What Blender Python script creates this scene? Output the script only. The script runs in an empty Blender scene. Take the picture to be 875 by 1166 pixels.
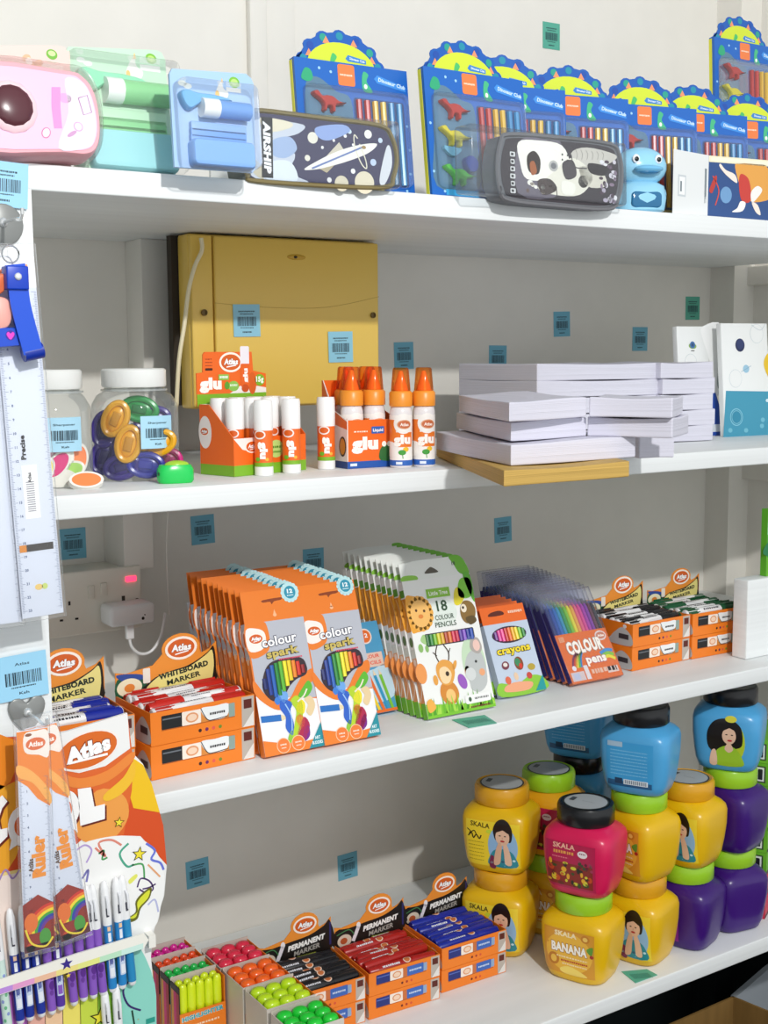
import bpy, bmesh, math, random
from mathutils import Vector, Matrix
random.seed(7)
S_ = bpy.context.scene
COL = S_.collection
PI = math.pi
CAMH = 1.45
# ---------------------------------------------------------------- camera
CP = Vector((0, -1.3, CAMH))
FPX, YAW, PIT, ROL = 1444.1, .5833, .1241, -.0069
CF = Vector((math.sin(YAW)*math.cos(PIT), math.cos(YAW)*math.cos(PIT), -math.sin(PIT)))
_r = Vector((math.cos(YAW), -math.sin(YAW), 0)); _u = _r.cross(CF)
CR = _r*math.cos(ROL)+_u*math.sin(ROL); CU = -_r*math.sin(ROL)+_u*math.cos(ROL)
cd = bpy.data.cameras.new('camera'); cam = bpy.data.objects.new('camera', cd); COL.objects.link(cam)
cd.sensor_fit = 'HORIZONTAL'; cd.sensor_width = 36; cd.lens = FPX/875*36; cd.clip_start = .02; cd.clip_end = 60
m3 = Matrix((CR, CU, -CF)).transposed()
cam.matrix_world = Matrix.Translation(CP) @ m3.to_4x4()
S_.camera = cam
def ray(x, y): return CF+CR*((x-437.5)/FPX)-CU*((y-583)/FPX)
def atZ(x, y, z): d = ray(x, y); return CP+d*((z-CP.z)/d.z)
def atY(x, y, Y): d = ray(x, y); return CP+d*((Y-CP.y)/d.y)
def atX(x, y, X): d = ray(x, y); return CP+d*((X-CP.x)/d.x)
WALL = .5087
Z1T, Z1B = CAMH+.1947, CAMH+.1677
Z2T, Z2B = CAMH-.1466, CAMH-.1726
Z3T, Z3B = CAMH-.4939, CAMH-.5183
Z4T, Z4B = CAMH-.9487, CAMH-.9750
# ---------------------------------------------------------------- materials
MC = {}
def lin(h):
    v = [int(h[i:i+2], 16)/255 for i in (0, 2, 4)]
    return [(c/12.92 if c <= .04045 else ((c+.055)/1.055)**2.4) for c in v]+[1]
def M(h, rough=.42, metal=0, spec=.5, kind=''):
    k = (h, rough, metal, spec, kind)
    if k in MC: return MC[k]
    m = bpy.data.materials.new('paint_'+h+kind); m.use_nodes = True
    nt = m.node_tree; b = nt.nodes['Principled BSDF']
    b.inputs['Base Color'].default_value = lin(h); b.inputs['Roughness'].default_value = rough
    b.inputs['Metallic'].default_value = metal; b.inputs['Specular IOR Level'].default_value = spec
    if kind in ('clear', 'tint', 'film', 'soft'):
        nt.nodes.remove(b); out = nt.nodes['Material Output']
        tr = nt.nodes.new('ShaderNodeBsdfTransparent'); tr.inputs[0].default_value = lin(h)
        gl = nt.nodes.new('ShaderNodeBsdfGlossy'); gl.inputs['Roughness'].default_value = rough
        df = nt.nodes.new('ShaderNodeBsdfDiffuse'); df.inputs[0].default_value = lin(h)
        lw = nt.nodes.new('ShaderNodeLayerWeight'); lw.inputs[0].default_value = .25
        mx = nt.nodes.new('ShaderNodeMixShader'); mx2 = nt.nodes.new('ShaderNodeMixShader')
        mx2.inputs[0].default_value = {'clear': .05, 'tint': .30, 'film': .05, 'soft': .45}[kind]
        mm = nt.nodes.new('ShaderNodeMath'); mm.operation = 'MULTIPLY'; mm.inputs[1].default_value = .55
        nt.links.new(lw.outputs['Fresnel'], mm.inputs[0]); nt.links.new(mm.outputs[0], mx.inputs[0])
        nt.links.new(tr.outputs[0], mx2.inputs[1]); nt.links.new(df.outputs[0], mx2.inputs[2])
        nt.links.new(mx2.outputs[0], mx.inputs[1]); nt.links.new(gl.outputs[0], mx.inputs[2])
        nt.links.new(mx.outputs[0], out.inputs[0])
    elif kind in ('board', 'wall', 'paper', 'manila', 'kraft'):
        tc = nt.nodes.new('ShaderNodeTexCoord'); mp = nt.nodes.new('ShaderNodeMapping')
        nz = nt.nodes.new('ShaderNodeTexNoise'); bp = nt.nodes.new('ShaderNodeBump')
        nt.links.new(tc.outputs['Object'], mp.inputs[0]); nt.links.new(mp.outputs[0], nz.inputs['Vector'])
        sc, st, ds = {'board': ((1.2, 30, 160), .35, .0012), 'wall': ((14, 14, 14), .25, .003), 'paper': ((3, 3, 900), .6, .0011),
                      'manila': ((3, 3, 700), .6, .0012), 'kraft': ((60, 60, 8), .3, .001)}[kind]
        mp.inputs['Scale'].default_value = sc; nz.inputs['Scale'].default_value = 1; nz.inputs['Detail'].default_value = 4
        bp.inputs['Strength'].default_value = st; bp.inputs['Distance'].default_value = ds
        nt.links.new(nz.outputs[0], bp.inputs['Height']); nt.links.new(bp.outputs[0], b.inputs['Normal'])
        cr = nt.nodes.new('ShaderNodeMixRGB'); cr.blend_type = 'MULTIPLY'; cr.inputs[1].default_value = lin(h)
        rp = nt.nodes.new('ShaderNodeValToRGB'); lo = {'board': .93, 'wall': .96, 'paper': .86, 'manila': .7, 'kraft': .8}[kind]
        rp.color_ramp.elements[0].color = (lo, lo, lo, 1); rp.color_ramp.elements[0].position = .3; rp.color_ramp.elements[1].position = .7
        nt.links.new(nz.outputs[0], rp.inputs[0]); nt.links.new(rp.outputs[0], cr.inputs[2]); cr.inputs[0].default_value = 1
        nt.links.new(cr.outputs[0], b.inputs['Base Color'])
    elif kind == 'glow':
        b.inputs['Emission Color'].default_value = lin(h); b.inputs['Emission Strength'].default_value = 3
    elif kind == 'trans':
        b.inputs['Transmission Weight'].default_value = .35
    MC[k] = m
    return m
def clear(h='FFFFFF', kind='clear', rough=.08): return M(h, rough, 0, .5, kind)
def plast(h, r=.3): return M(h, r)
# ---------------------------------------------------------------- text cache
TC = {}
def textmesh(s, bold=.03, shear=0.0):
    k = (s, bold, shear)
    if k in TC: return TC[k]
    c = bpy.data.curves.new('lettering', 'FONT'); c.body = s; c.size = 1; c.offset = bold; c.shear = shear; c.resolution_u = 2; c.space_character = 1+bold*1.2
    c.align_x = 'LEFT'
    o = bpy.data.objects.new('lettering', c); COL.objects.link(o)
    me = bpy.data.meshes.new_from_object(o)
    v = [(p.co.x, p.co.y) for p in me.vertices]; f = [tuple(q.vertices) for q in me.polygons]
    bpy.data.objects.remove(o); bpy.data.curves.remove(c); bpy.data.meshes.remove(me)
    if v:
        x0 = min(a for a, b in v); x1 = max(a for a, b in v); y0 = min(b for a, b in v); y1 = max(b for a, b in v)
    else: x0 = x1 = y0 = y1 = 0
    TC[k] = (v, f, x0, x1, y0, y1)
    return TC[k]
# ---------------------------------------------------------------- mesh builder
class MB:
    def __init__(s): s.v = []; s.f = []; s.m = []; s.sm = []; s.mats = []
    def mi(s, m):
        if m not in s.mats: s.mats.append(m)
        return s.mats.index(m)
    def add(s, vs, fs, m, smooth=False):
        o = len(s.v); i = s.mi(m); s.v += [tuple(v) for v in vs]
        for f in fs: s.f.append(tuple(o+k for k in f)); s.m.append(i); s.sm.append(smooth)
    def box(s, x0, x1, y0, y1, z0, z1, m, T=None, bev=0):
        if bev:
            bm = bmesh.new(); bmesh.ops.create_cube(bm, size=1)
            for v in bm.verts: v.co = Vector(((x0+x1)/2+v.co.x*(x1-x0), (y0+y1)/2+v.co.y*(y1-y0), (z0+z1)/2+v.co.z*(z1-z0)))
            bmesh.ops.bevel(bm, geom=bm.edges[:], offset=bev, segments=3, profile=.5, affect='EDGES')
            bm.verts.index_update()
            vs = [v.co.copy() for v in bm.verts]; fs = [[v.index for v in f.verts] for f in bm.faces]; bm.free(); sm = True
        else:
            vs = [Vector(p) for p in ((x0,y0,z0),(x1,y0,z0),(x1,y1,z0),(x0,y1,z0),(x0,y0,z1),(x1,y0,z1),(x1,y1,z1),(x0,y1,z1))]
            fs = [(0,3,2,1),(4,5,6,7),(0,1,5,4),(1,2,6,5),(2,3,7,6),(3,0,4,7)]; sm = False
        if T: vs = [T @ v for v in vs]
        s.add(vs, fs, m, sm); return s
    def prism(s, bottom, top, m, smooth=False):     # two matching rings
        n = len(bottom); vs = list(bottom)+list(top)
        fs = [tuple(range(n-1, -1, -1)), tuple(range(n, 2*n))]
        s.add(vs, fs, m, False)
        o = len(s.v)-2*n; i = s.mi(m)
        for k in range(n): s.f.append((o+k, o+(k+1) % n, o+n+(k+1) % n, o+n+k)); s.m.append(i); s.sm.append(smooth)
        return s
    def lathe(s, prof, m, c=(0, 0, 0), seg=24, sx=1, sy=1, T=None, a0=0):
        vs = []; fs = []
        for r, z in prof:
            for k in range(seg):
                a = a0+2*PI*k/seg; vs.append(Vector((c[0]+r*sx*math.cos(a), c[1]+r*sy*math.sin(a), c[2]+z)))
        for j in range(len(prof)-1):
            for k in range(seg): fs.append((j*seg+k, j*seg+(k+1) % seg, (j+1)*seg+(k+1) % seg, (j+1)*seg+k))
        if prof[0][0] > 1e-5: fs.append(tuple(range(seg-1, -1, -1)))
        if prof[-1][0] > 1e-5: fs.append(tuple((len(prof)-1)*seg+k for k in range(seg)))
        if T: vs = [T @ v for v in vs]
        s.add(vs, fs, m, True); return s
    def tube(s, pts, r, m, seg=8, flat=1):
        P = [Vector(p) for p in pts]; n = len(P); vs = []; up = Vector((0, 0, 1)); prev = None
        for i in range(n):
            t = (P[min(i+1, n-1)]-P[max(i-1, 0)]).normalized()
            a = prev if prev is not None else (up if abs(t.z) < .9 else Vector((1, 0, 0)))
            b = (a-t*a.dot(t)); b = b.normalized() if b.length > 1e-6 else Vector((1, 0, 0)); prev = b; c = t.cross(b)
            rr = r[i] if isinstance(r, (list, tuple)) else r
            for k in range(seg): vs.append(P[i]+(b*math.cos(2*PI*k/seg)+c*math.sin(2*PI*k/seg)*flat)*rr)
        fs = [(i*seg+k, i*seg+(k+1) % seg, (i+1)*seg+(k+1) % seg, (i+1)*seg+k) for i in range(n-1) for k in range(seg)]
        fs += [tuple(range(seg-1, -1, -1)), tuple((n-1)*seg+k for k in range(seg))]
        s.add(vs, fs, m, True); return s
    def loft(s, secs, m, seg=40, T=None):           # (z, half width, half depth, exponent[, x shift, y shift])
        vs = []; fs = []
        for q in secs:
            z, a, b, e = q[:4]; dx, dy = (q[4], q[5]) if len(q) > 4 else (0, 0)
            for k in range(seg):
                t = 2*PI*k/seg; c, d = math.cos(t), math.sin(t)
                vs.append(Vector((dx+a*math.copysign(abs(c)**(2/e), c), dy+b*math.copysign(abs(d)**(2/e), d), z)))
        for j in range(len(secs)-1):
            for k in range(seg): fs.append((j*seg+k, j*seg+(k+1) % seg, (j+1)*seg+(k+1) % seg, (j+1)*seg+k))
        fs.append(tuple(range(seg-1, -1, -1))); fs.append(tuple((len(secs)-1)*seg+k for k in range(seg)))
        if T: vs = [T @ v for v in vs]
        s.add(vs, fs, m, True); return s
    def ball(s, c, r, m, seg=14, sc=(1, 1, 1), T=None):
        vs = []; fs = []; n = seg//2
        for j in range(n+1):
            p = PI*j/n
            for k in range(seg):
                a = 2*PI*k/seg; vs.append(Vector((c[0]+r*sc[0]*math.sin(p)*math.cos(a), c[1]+r*sc[1]*math.sin(p)*math.sin(a), c[2]-r*sc[2]*math.cos(p))))
        for j in range(n):
            for k in range(seg): fs.append((j*seg+k, j*seg+(k+1) % seg, (j+1)*seg+(k+1) % seg, (j+1)*seg+k))
        if T: vs = [T @ v for v in vs]
        s.add(vs, fs, m, True); return s
    def relief(s, uv, depth, m, n0=0.0, inset=.0, O=(0, 0, 0)):   # outline in mm on the local front plane, raised towards -y
        n = len(uv); cx = sum(p[0] for p in uv)/n; cy = sum(p[1] for p in uv)/n
        area = sum(uv[i][0]*uv[(i+1) % n][1]-uv[(i+1) % n][0]*uv[i][1] for i in range(n))
        if area < 0: uv = uv[::-1]
        def off(d):
            out = []
            for i in range(n):
                a, b, c = uv[i-1], uv[i], uv[(i+1) % n]
                t = Vector((c[0]-a[0], c[1]-a[1]));  t = t.normalized() if t.length > 1e-9 else Vector((1, 0))
                out.append((b[0]-t.y*d, b[1]+t.x*d))
            return out
        def ring(pts, y): return [Vector((O[0]+p[0]/1000, O[1]+y, O[2]+p[1]/1000)) for p in pts]
        rs = [ring(uv, -n0), ring(uv, -n0-depth*(.6 if inset else 1))]
        if inset: rs += [ring(off(inset*.4), -n0-depth*.88), ring(off(inset), -n0-depth)]
        vs = [p for r in rs for p in r]; fs = [tuple(range(n-1, -1, -1)), tuple((len(rs)-1)*n+k for k in range(n))]
        for j in range(len(rs)-1):
            for k in range(n): fs.append((j*n+k, j*n+(k+1) % n, (j+1)*n+(k+1) % n, (j+1)*n+k))
        s.add(vs, fs, m, bool(inset)); return s
    def mesh(s, name):
        me = bpy.data.meshes.new(name); me.from_pydata(s.v, [], s.f)
        for m in s.mats: me.materials.append(m)
        me.polygons.foreach_set('material_index', s.m); me.polygons.foreach_set('use_smooth', s.sm)
        me.update()
        if any(s.sm):
            try: me.set_sharp_from_angle(angle=math.radians(42))
            except Exception: pass
        return me
def catm(pts, n=4, closed=True):
    out = []; N = len(pts)
    for i in range(N if closed else N-1):
        g = (lambda k: pts[k % N]) if closed else (lambda k: pts[max(0, min(N-1, k))])
        p0, p1, p2, p3 = g(i-1), g(i), g(i+1), g(i+2)
        for j in range(n):
            t = j/n
            out.append(tuple(.5*((2*b)+(-a+c)*t+(2*a-5*b+4*c-d)*t*t+(-a+3*b-3*c+d)*t**3) for a, b, c, d in zip(p0, p1, p2, p3)))
    if not closed: out.append(tuple(pts[-1]))
    return out
class Art:
    """flat shapes (mm) printed on a face: O origin, U right, V up, N outward"""
    def __init__(s, mb, O=(0, 0, 0), U=(1, 0, 0), V=(0, 0, 1), N=(0, -1, 0), warp=None, rough=.42):
        s.mb = mb; s.O = Vector(O); s.U = Vector(U); s.V = Vector(V); s.N = Vector(N); s.w = warp; s.r = rough; s.l = 0
    def P(s, u, v, l):
        if s.w: return s.w(u, v, .0003+l*.00014)
        return s.O+s.U*(u/1000)+s.V*(v/1000)+s.N*(.00012+l*.00014)
    def mat(s, c): return c if not isinstance(c, str) else M(c, s.r)
    def poly(s, pts, c, l=0):
        if s.w and len(pts) > 4:
            n = len(pts); cx = sum(p[0] for p in pts)/n; cy = sum(p[1] for p in pts)/n; nr = max(1, math.ceil(max(math.hypot(p[0]-cx, p[1]-cy) for p in pts)/3.5))
            vs = [s.P(cx, cy, l)]+[s.P(cx+(p[0]-cx)*(q+1)/nr, cy+(p[1]-cy)*(q+1)/nr, l) for q in range(nr) for p in pts]
            fs = [(0, 1+k, 1+(k+1) % n) for k in range(n)]+[(1+q*n+k, 1+q*n+n+k, 1+q*n+n+(k+1) % n, 1+q*n+(k+1) % n) for q in range(nr-1) for k in range(n)]
            s.mb.add(vs, fs, s.mat(c)); return s
        s.mb.add([s.P(u, v, l) for u, v in pts], [tuple(range(len(pts)))], s.mat(c)); return s
    def blob(s, pts, c, l=0, n=4): return s.poly(catm(pts, n), c, l)
    def rect(s, u0, v0, u1, v1, c, l=0, r=0):
        if s.w:
            nx = max(1, math.ceil(abs(u1-u0)/2.5)); ny = max(1, math.ceil(abs(v1-v0)/6))
            vs = [s.P(u0+(u1-u0)*i/nx, v0+(v1-v0)*j/ny, l) for j in range(ny+1) for i in range(nx+1)]
            s.mb.add(vs, [(j*(nx+1)+i, j*(nx+1)+i+1, (j+1)*(nx+1)+i+1, (j+1)*(nx+1)+i) for j in range(ny) for i in range(nx)], s.mat(c)); return s
        if r:
            pts = []
            for cx, cy, a in ((u1-r, v0+r, -PI/2), (u1-r, v1-r, 0), (u0+r, v1-r, PI/2), (u0+r, v0+r, PI)):
                for k in range(5): pts.append((cx+r*math.cos(a+PI/2*k/4), cy+r*math.sin(a+PI/2*k/4)))
            return s.poly(pts, c, l)
        return s.poly([(u0, v0), (u1, v0), (u1, v1), (u0, v1)], c, l)
    def ell(s, cx, cy, rx, ry, c, l=0, rot=0, n=26):
        ca, sa = math.cos(rot), math.sin(rot); f = lambda k, q: (cx+rx*q*math.cos(2*PI*k/n)*ca-ry*q*math.sin(2*PI*k/n)*sa, cy+rx*q*math.cos(2*PI*k/n)*sa+ry*q*math.sin(2*PI*k/n)*ca)
        if s.w:
            nr = max(1, math.ceil(max(rx, ry)/3)); vs = [s.P(cx, cy, l)]+[s.P(*f(k, (q+1)/nr), l) for q in range(nr) for k in range(n)]
            fs = [(0, 1+k, 1+(k+1) % n) for k in range(n)]+[(1+q*n+k, 1+q*n+n+k, 1+q*n+n+(k+1) % n, 1+q*n+(k+1) % n) for q in range(nr-1) for k in range(n)]
            s.mb.add(vs, fs, s.mat(c)); return s
        return s.poly([f(k, 1) for k in range(n)], c, l)
    def line(s, pts, w, c, l=0):
        L = []; R = []
        for i, p in enumerate(pts):
            a = pts[max(i-1, 0)]; b = pts[min(i+1, len(pts)-1)]; dx, dy = b[0]-a[0], b[1]-a[1]; d = math.hypot(dx, dy) or 1
            L.append((p[0]-dy/d*w/2, p[1]+dx/d*w/2)); R.append((p[0]+dy/d*w/2, p[1]-dx/d*w/2))
        vs = [s.P(*q, l) for q in L+R]; n = len(pts)
        s.mb.add(vs, [(i, n+i, n+i+1, i+1) for i in range(n-1)], s.mat(c)); return s
    def curve(s, pts, w, c, l=0): return s.line(catm(pts, 5, False), w, c, l)
    def star(s, cx, cy, r, c, l=0, rot=0, k=5, q=.42):
        return s.poly([(cx+r*(1 if i % 2 == 0 else q)*math.sin(rot+PI*i/k), cy+r*(1 if i % 2 == 0 else q)*math.cos(rot+PI*i/k)) for i in range(2*k)], c, l)
    def text(s, t, cx, cy, h, c, l=0, w=None, rot=0, bold=.03, shear=0, out=None, ow=.05, arc=0):
        v, f, x0, x1, y0, y1 = textmesh(t, bold, shear)
        if not v: return s
        ref = textmesh('H', bold)
        sc = h/((ref[5]-ref[4]) or 1); sx = sc if w is None else w/(x1-x0); mx = (x0+x1)/2; my = (ref[5]+ref[4])/2
        ca, sa = math.cos(rot), math.sin(rot)
        def put(vv, ll, col):
            P = []
            for a, b in vv:
                a = (a-mx)*sx; b = (b-my)*sc+arc*(1-(2*a/((x1-x0)*sx))**2); P.append(s.P(cx+a*ca-b*sa, cy+a*sa+b*ca, ll))
            s.mb.add(P, f, s.mat(col))
        if out:
            v2, f2, a0, a1, b0, b1 = textmesh(t, bold+ow, shear); P = []
            m2 = (a0+a1)/2; sx2 = sx*(x1-x0)*1.03/(a1-a0)
            for a, b in v2:
                a = (a-m2)*sx2; b = (b-my)*sc+arc*(1-(2*a/((x1-x0)*sx))**2); P.append(s.P(cx+a*ca-b*sa, cy+a*sa+b*ca, l))
            s.mb.add(P, f2, s.mat(out)); l += 1
        put(v, l, c); return s
    def dashes(s, cx, cy, w, h, c, l=0, n=9):       # tiny print too small to read
        rr = random.Random(int(cx*7+cy*13+w))
        x = cx-w/2
        while x < cx+w/2-.1:
            q = rr.uniform(.5, 1.2)*w/n; s.rect(x, cy-h/2*rr.uniform(.6, 1), min(x+q*.72, cx+w/2), cy+h/2, c, l); x += q
        return s
    def atlas(s, cx, cy, w, l=0, rot=0, ring='FFF3E6', base='D9601A', t='FFFFFF'):
        s.ell(cx, cy, w/2, w*.33, ring, l, rot); s.ell(cx, cy, w*.42, w*.26, base, l+1, rot)
        s.text('Atlas', cx, cy+w*.02, w*.2, t, l+2, w=w*.62, rot=rot, bold=.05, shear=.1, out='8E3A10', ow=.04)
        ca, sa = math.cos(rot), math.sin(rot); f = lambda a, b: (cx+a*ca-b*sa, cy+a*sa+b*ca)
        s.curve([f(-w*.2, -w*.16), f(0, -w*.13), f(w*.22, -w*.1)], w*.035, t, l+4); return s
def link(o, parent=None):
    COL.objects.link(o)
    if parent is not None: o.parent = parent
    return o
def thing(name, label, cat, T=None, group=None):
    o = bpy.data.objects.new(name, None); o.empty_display_size = .02; link(o)
    if T is not None: o.matrix_world = T
    o['label'] = label; o['category'] = cat
    if group: o['group'] = group
    return o
def part(name, mb, parent, label=None, T=None):
    o = bpy.data.objects.new(name, mb.mesh(name)); link(o, parent)
    if T is not None: o.matrix_local = T
    if label: o['label'] = label
    return o
def solo(name, mb, label, cat, T=None, group=None):
    o = bpy.data.objects.new(name, mb.mesh(name)); link(o)
    if T is not None: o.matrix_world = T
    o['label'] = label; o['category'] = cat
    if group: o['group'] = group
    return o
def struct(name, mb):
    o = bpy.data.objects.new(name, mb.mesh(name)); link(o); o['kind'] = 'structure'; return o
KIDS = {}
def kids(o):
    if o.name not in KIDS: KIDS[o.name] = [c for c in COL.objects if c.parent == o]
    return KIDS[o.name]
def dup(root, T, label, group=None, skip=()):
    r = root.copy(); COL.objects.link(r); r.matrix_world = T; r['label'] = label
    if group: r['group'] = group
    for ch in kids(root):
        if ch.name.split('.')[0] in skip: continue
        c = ch.copy(); COL.objects.link(c); c.parent = r
        for g in kids(ch):
            d = g.copy(); COL.objects.link(d); d.parent = c
    return r
def TR(x, y, z, yaw=0, lean=0, roll=0): return Matrix.Translation((x, y, z)) @ Matrix.Rotation(yaw, 4, 'Z') @ Matrix.Rotation(-lean, 4, 'X') @ Matrix.Rotation(roll, 4, 'Y')
R = math.radians
class Fr:
    """a standing frame: local x right, z up the front face, front plane at y=0"""
    def __init__(s, o, yaw=0, lean=0, roll=0):
        s.T = TR(o[0], o[1], o[2], yaw, lean, roll); s.I = s.T.inverted()
    def px(s, x, y, n=0):
        c = s.I @ CP; d = s.I.to_3x3() @ ray(x, y); t = (-n-c.y)/d.y; p = c+d*t
        return (p.x*1000, p.z*1000)
    def pp(s, *pts, n=0): return [s.px(x, y, n) for x, y in pts]
ORD = ['front', 'second', 'third', 'fourth', 'fifth', 'sixth', 'seventh', 'eighth', 'ninth', 'tenth', 'eleventh', 'twelfth', 'thirteenth']
WHITE = 'E9EBEA'
# ================================================================ room and shelving
wallm = M('E7E4DC', .7, 0, .3, 'wall'); darkm = M('20282A', .8, 0, .2, 'wall'); boardm = M('EEF1F1', .45, 0, .4, 'board')
X0, XR = .10, 1.99
mb = MB(); mb.box(X0-.3, XR+.02, WALL, WALL+.05, Z4B, 2.7, wallm); mb.box(X0-.3, XR+.6, WALL, WALL+.05, 0, Z4B, darkm); struct('wall_back', mb)
mb = MB(); mb.box(-2, 3.2, -3.2, WALL+.05, -.05, 0, M('5C5A55', .5, 0, .4, 'wall')); struct('floor', mb)
# right hand wall steps outwards towards the room
p1 = atX(829, 600, XR); Y1 = p1.y; X2 = atY(851, 600, Y1).x
mb = MB()
for za, zb_, m_ in ((0, Z4B, darkm), (Z4B, 2.7, wallm)):
    pl_ = [(XR, WALL+.05), (XR, Y1), (X2, Y1), (X2, -.05), (X2+.1, -.05), (X2+.1, WALL+.05)]
    mb.prism([Vector((x, y, za)) for x, y in pl_], [Vector((x, y, zb_)) for x, y in pl_], m_)
struct('wall_right', mb)
# vertical cover strip on the wall above the top shelf
mb = MB(); a = atY(281, 60, WALL).x; b = atY(300, 60, WALL).x; c = atY(334, 60, WALL).x
mb.box(a, b, WALL-.014, WALL, Z1T, 2.7, wallm, bev=.002); mb.box(b, c, WALL-.006, WALL, Z1T, 2.7, wallm, bev=.001); struct('trim_1', mb)
# pillar in the second bay and trunking stub in the third
mb = MB(); mb.box(.736, .781, .45, WALL, Z2T, Z1B, wallm, bev=.0015); struct('trim_2', mb)
a = atY(141, 620, .43); b = atY(175, 620, .43); q = atY(141, 650, .43).z
mb = MB(); mb.box(a.x, b.x, .43, WALL, q, Z2B, wallm, bev=.0015); struct('trim_3', mb)
for n, (xa, ya, yb) in enumerate(((845, 308, 326), (840, 528, 543))):
    p = atX(xa, yb, X2); t = atX(xa, ya, X2)
    mb = MB(); mb.box(X2-.02, X2, -.04, p.y, p.z, (Z1B, Z2B)[n], wallm, bev=.002); struct('trim_%d' % (4+n), mb)
sh = thing('shelving_unit', 'white painted wooden wall shelving with four boards and a narrow front upright', 'shelves', Matrix.Translation((X0, 0, Z4T)))
def spart(name, x0, x1, y0, y1, z0, z1, bev=.002):
    mb = MB(); mb.box(x0-X0, x1-X0, y0, y1, z0-Z4T, z1-Z4T, boardm, bev=bev); return part(name, mb, sh)
for zt, zb in ((Z1T, Z1B), (Z2T, Z2B), (Z3T, Z3B), (Z4T, Z4B)): spart('shelf_board', X0, XR-.001, 0, WALL-.001, zb, zt)
mb = MB()
mb.box(.30-X0, .4265-X0, -.012, -.0005, Z4T-.10-Z4T, Z1B+.0-Z4T, boardm, bev=.001); part('front_upright', mb, sh)
# low white partition at the right end of the third board
p = atZ(848, 752, Z3T); t = atY(848, 662, p.y)
mb = MB(); mb.box(p.x+.004-X0, p.x+.20-X0, p.y, p.y+.03, 0.0005+Z3T-Z4T, t.z-Z4T, boardm, bev=.002); part('partition', mb, sh)
PARTX, PARTY, PARTZ = p.x+.004, p.y, t.z
# ---------------------------------------------------------------- price labels
def tag_mb(col, w=40, h=46, curl=.004, name=None, price=None, rot=0):
    mb = MB(); mm = M(col, .5)
    mb.prism([Vector((-w/2000, -.0006, -h/2000)), Vector((w/2000, -.0006, -h/2000)), Vector((w/2000, 0, -h/2000)), Vector((-w/2000, 0, -h/2000))],
             [Vector((-w/2000, -.0006, h/2000)), Vector((w/2000, -.0006, h/2000)), Vector((w/2000, 0, h/2000)), Vector((-w/2000, 0, h/2000))], mm)
    a = Art(mb, (0, -.0006, 0)); k = '1D3846'
    rr = random.Random(w*h+int(col, 16))
    if name: a.text(name, 0, h*.29, h*.06, k, w=w*(.3 if len(name) < 6 else .6), bold=.01)
    else: a.dashes(0, h*.28, w*.62, h*.045, k, n=14); a.dashes(0, h*.2, w*.5, h*.035, k, n=12)
    x = -w*.36
    while x < w*.36:
        q = rr.choice((.6, .9, 1.3, 1.8))*w/60; a.rect(x, -h*.17, min(x+q, w*.37), h*.12, k); x += q+rr.choice((.6, .8, 1.2))*w/60
    a.dashes(0, -h*.225, w*.5, h*.03, k, n=13)
    if price: a.text(price, 0, -h*.36, h*.06, k, w=w*.2, bold=.02)
    else: a.dashes(0, -h*.36, w*.34, h*.05, k, n=8)
    return mb
BLUE, GREEN = '6DB3CC', '67B79C'
tagb = tag_mb(BLUE); tagm = tagb.mesh('price_label'); tagg = tag_mb('56AD97').mesh('price_label')
WT = [((628, 41), 0, 'pale green barcode label stuck high on the wall above the dinosaur stationery sets', 1),
      ((460, 405), 0, 'blue barcode label on the wall just above the orange glue bottles', 0),
      ((567, 408), 0, 'blue barcode label on the wall above the left end of the paper bundles', 0),
      ((640, 369), 0, 'blue barcode label on the wall, the highest of those above the paper bundles', 0),
      ((729, 386), 0, 'blue barcode label on the wall directly left of the dark green label', 0),
      ((789, 351), 0, 'dark green barcode label high on the wall above the space themed notebooks', 1),
      ((231, 603), 0, 'blue barcode label under the second shelf, just right of the thin white cable', 0),
      ((357, 640), 0, 'blue barcode label on the wall half behind the orange pencil packs', 0),
      ((573, 603), 0, 'blue barcode label on the wall above the colour pens and crayons', 0),
      ((83, 619), 0, 'blue barcode label on the wall above the double socket', 0),
      ((225, 994), 0, 'blue barcode label on the lowest wall bay beside the round pen display', 0),
      ((396, 986), 0, 'blue barcode label on the lowest wall bay above the permanent markers', 0)]
for (px, py), r_, lab, g in WT:
    p = atY(px, py, WALL-.0002); o = bpy.data.objects.new('price_label', tagg if g else tagm); link(o)
    o.matrix_world = TR(p.x, p.y, p.z, 0, 0, R(random.uniform(-2, 2))); o['label'] = lab; o['category'] = 'price label'; o['group'] = 'barcode price labels on the wall'
# label slip glued flat on the third and fourth shelves
for q, lab, zz in ((((515, 820), (552, 814.6), (566, 823.5), (534, 829)), 'green barcode label lying on the third shelf in front of the animal pencil pack', Z3T), (((708, 1106.6), (737, 1104), (749, 1110.5), (724, 1119.6)), 'green barcode label lying on the lowest shelf by the yellow tubs', Z4T)):
    P = [atZ(x, y, zz+.0004) for x, y in q]; c = sum(P, Vector())/4; mb = MB()
    mb.prism([p-c for p in P][::-1], [p-c+Vector((0, 0, .0008)) for p in P][::-1], M('58B49C', .5))
    u = (P[1]-P[0]); v = (P[3]-P[0])
    for k in range(14):
        s0 = P[0]-c+u*(.14+k*.052)+v*.3+Vector((0, 0, .00095)); mb.add([s0, s0+u*.025, s0+u*.025+v*.4, s0+v*.4], [(0, 1, 2, 3)], M('2E7F70', .5))
    solo('price_label', mb, lab, 'price label', Matrix.Translation(c))
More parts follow.
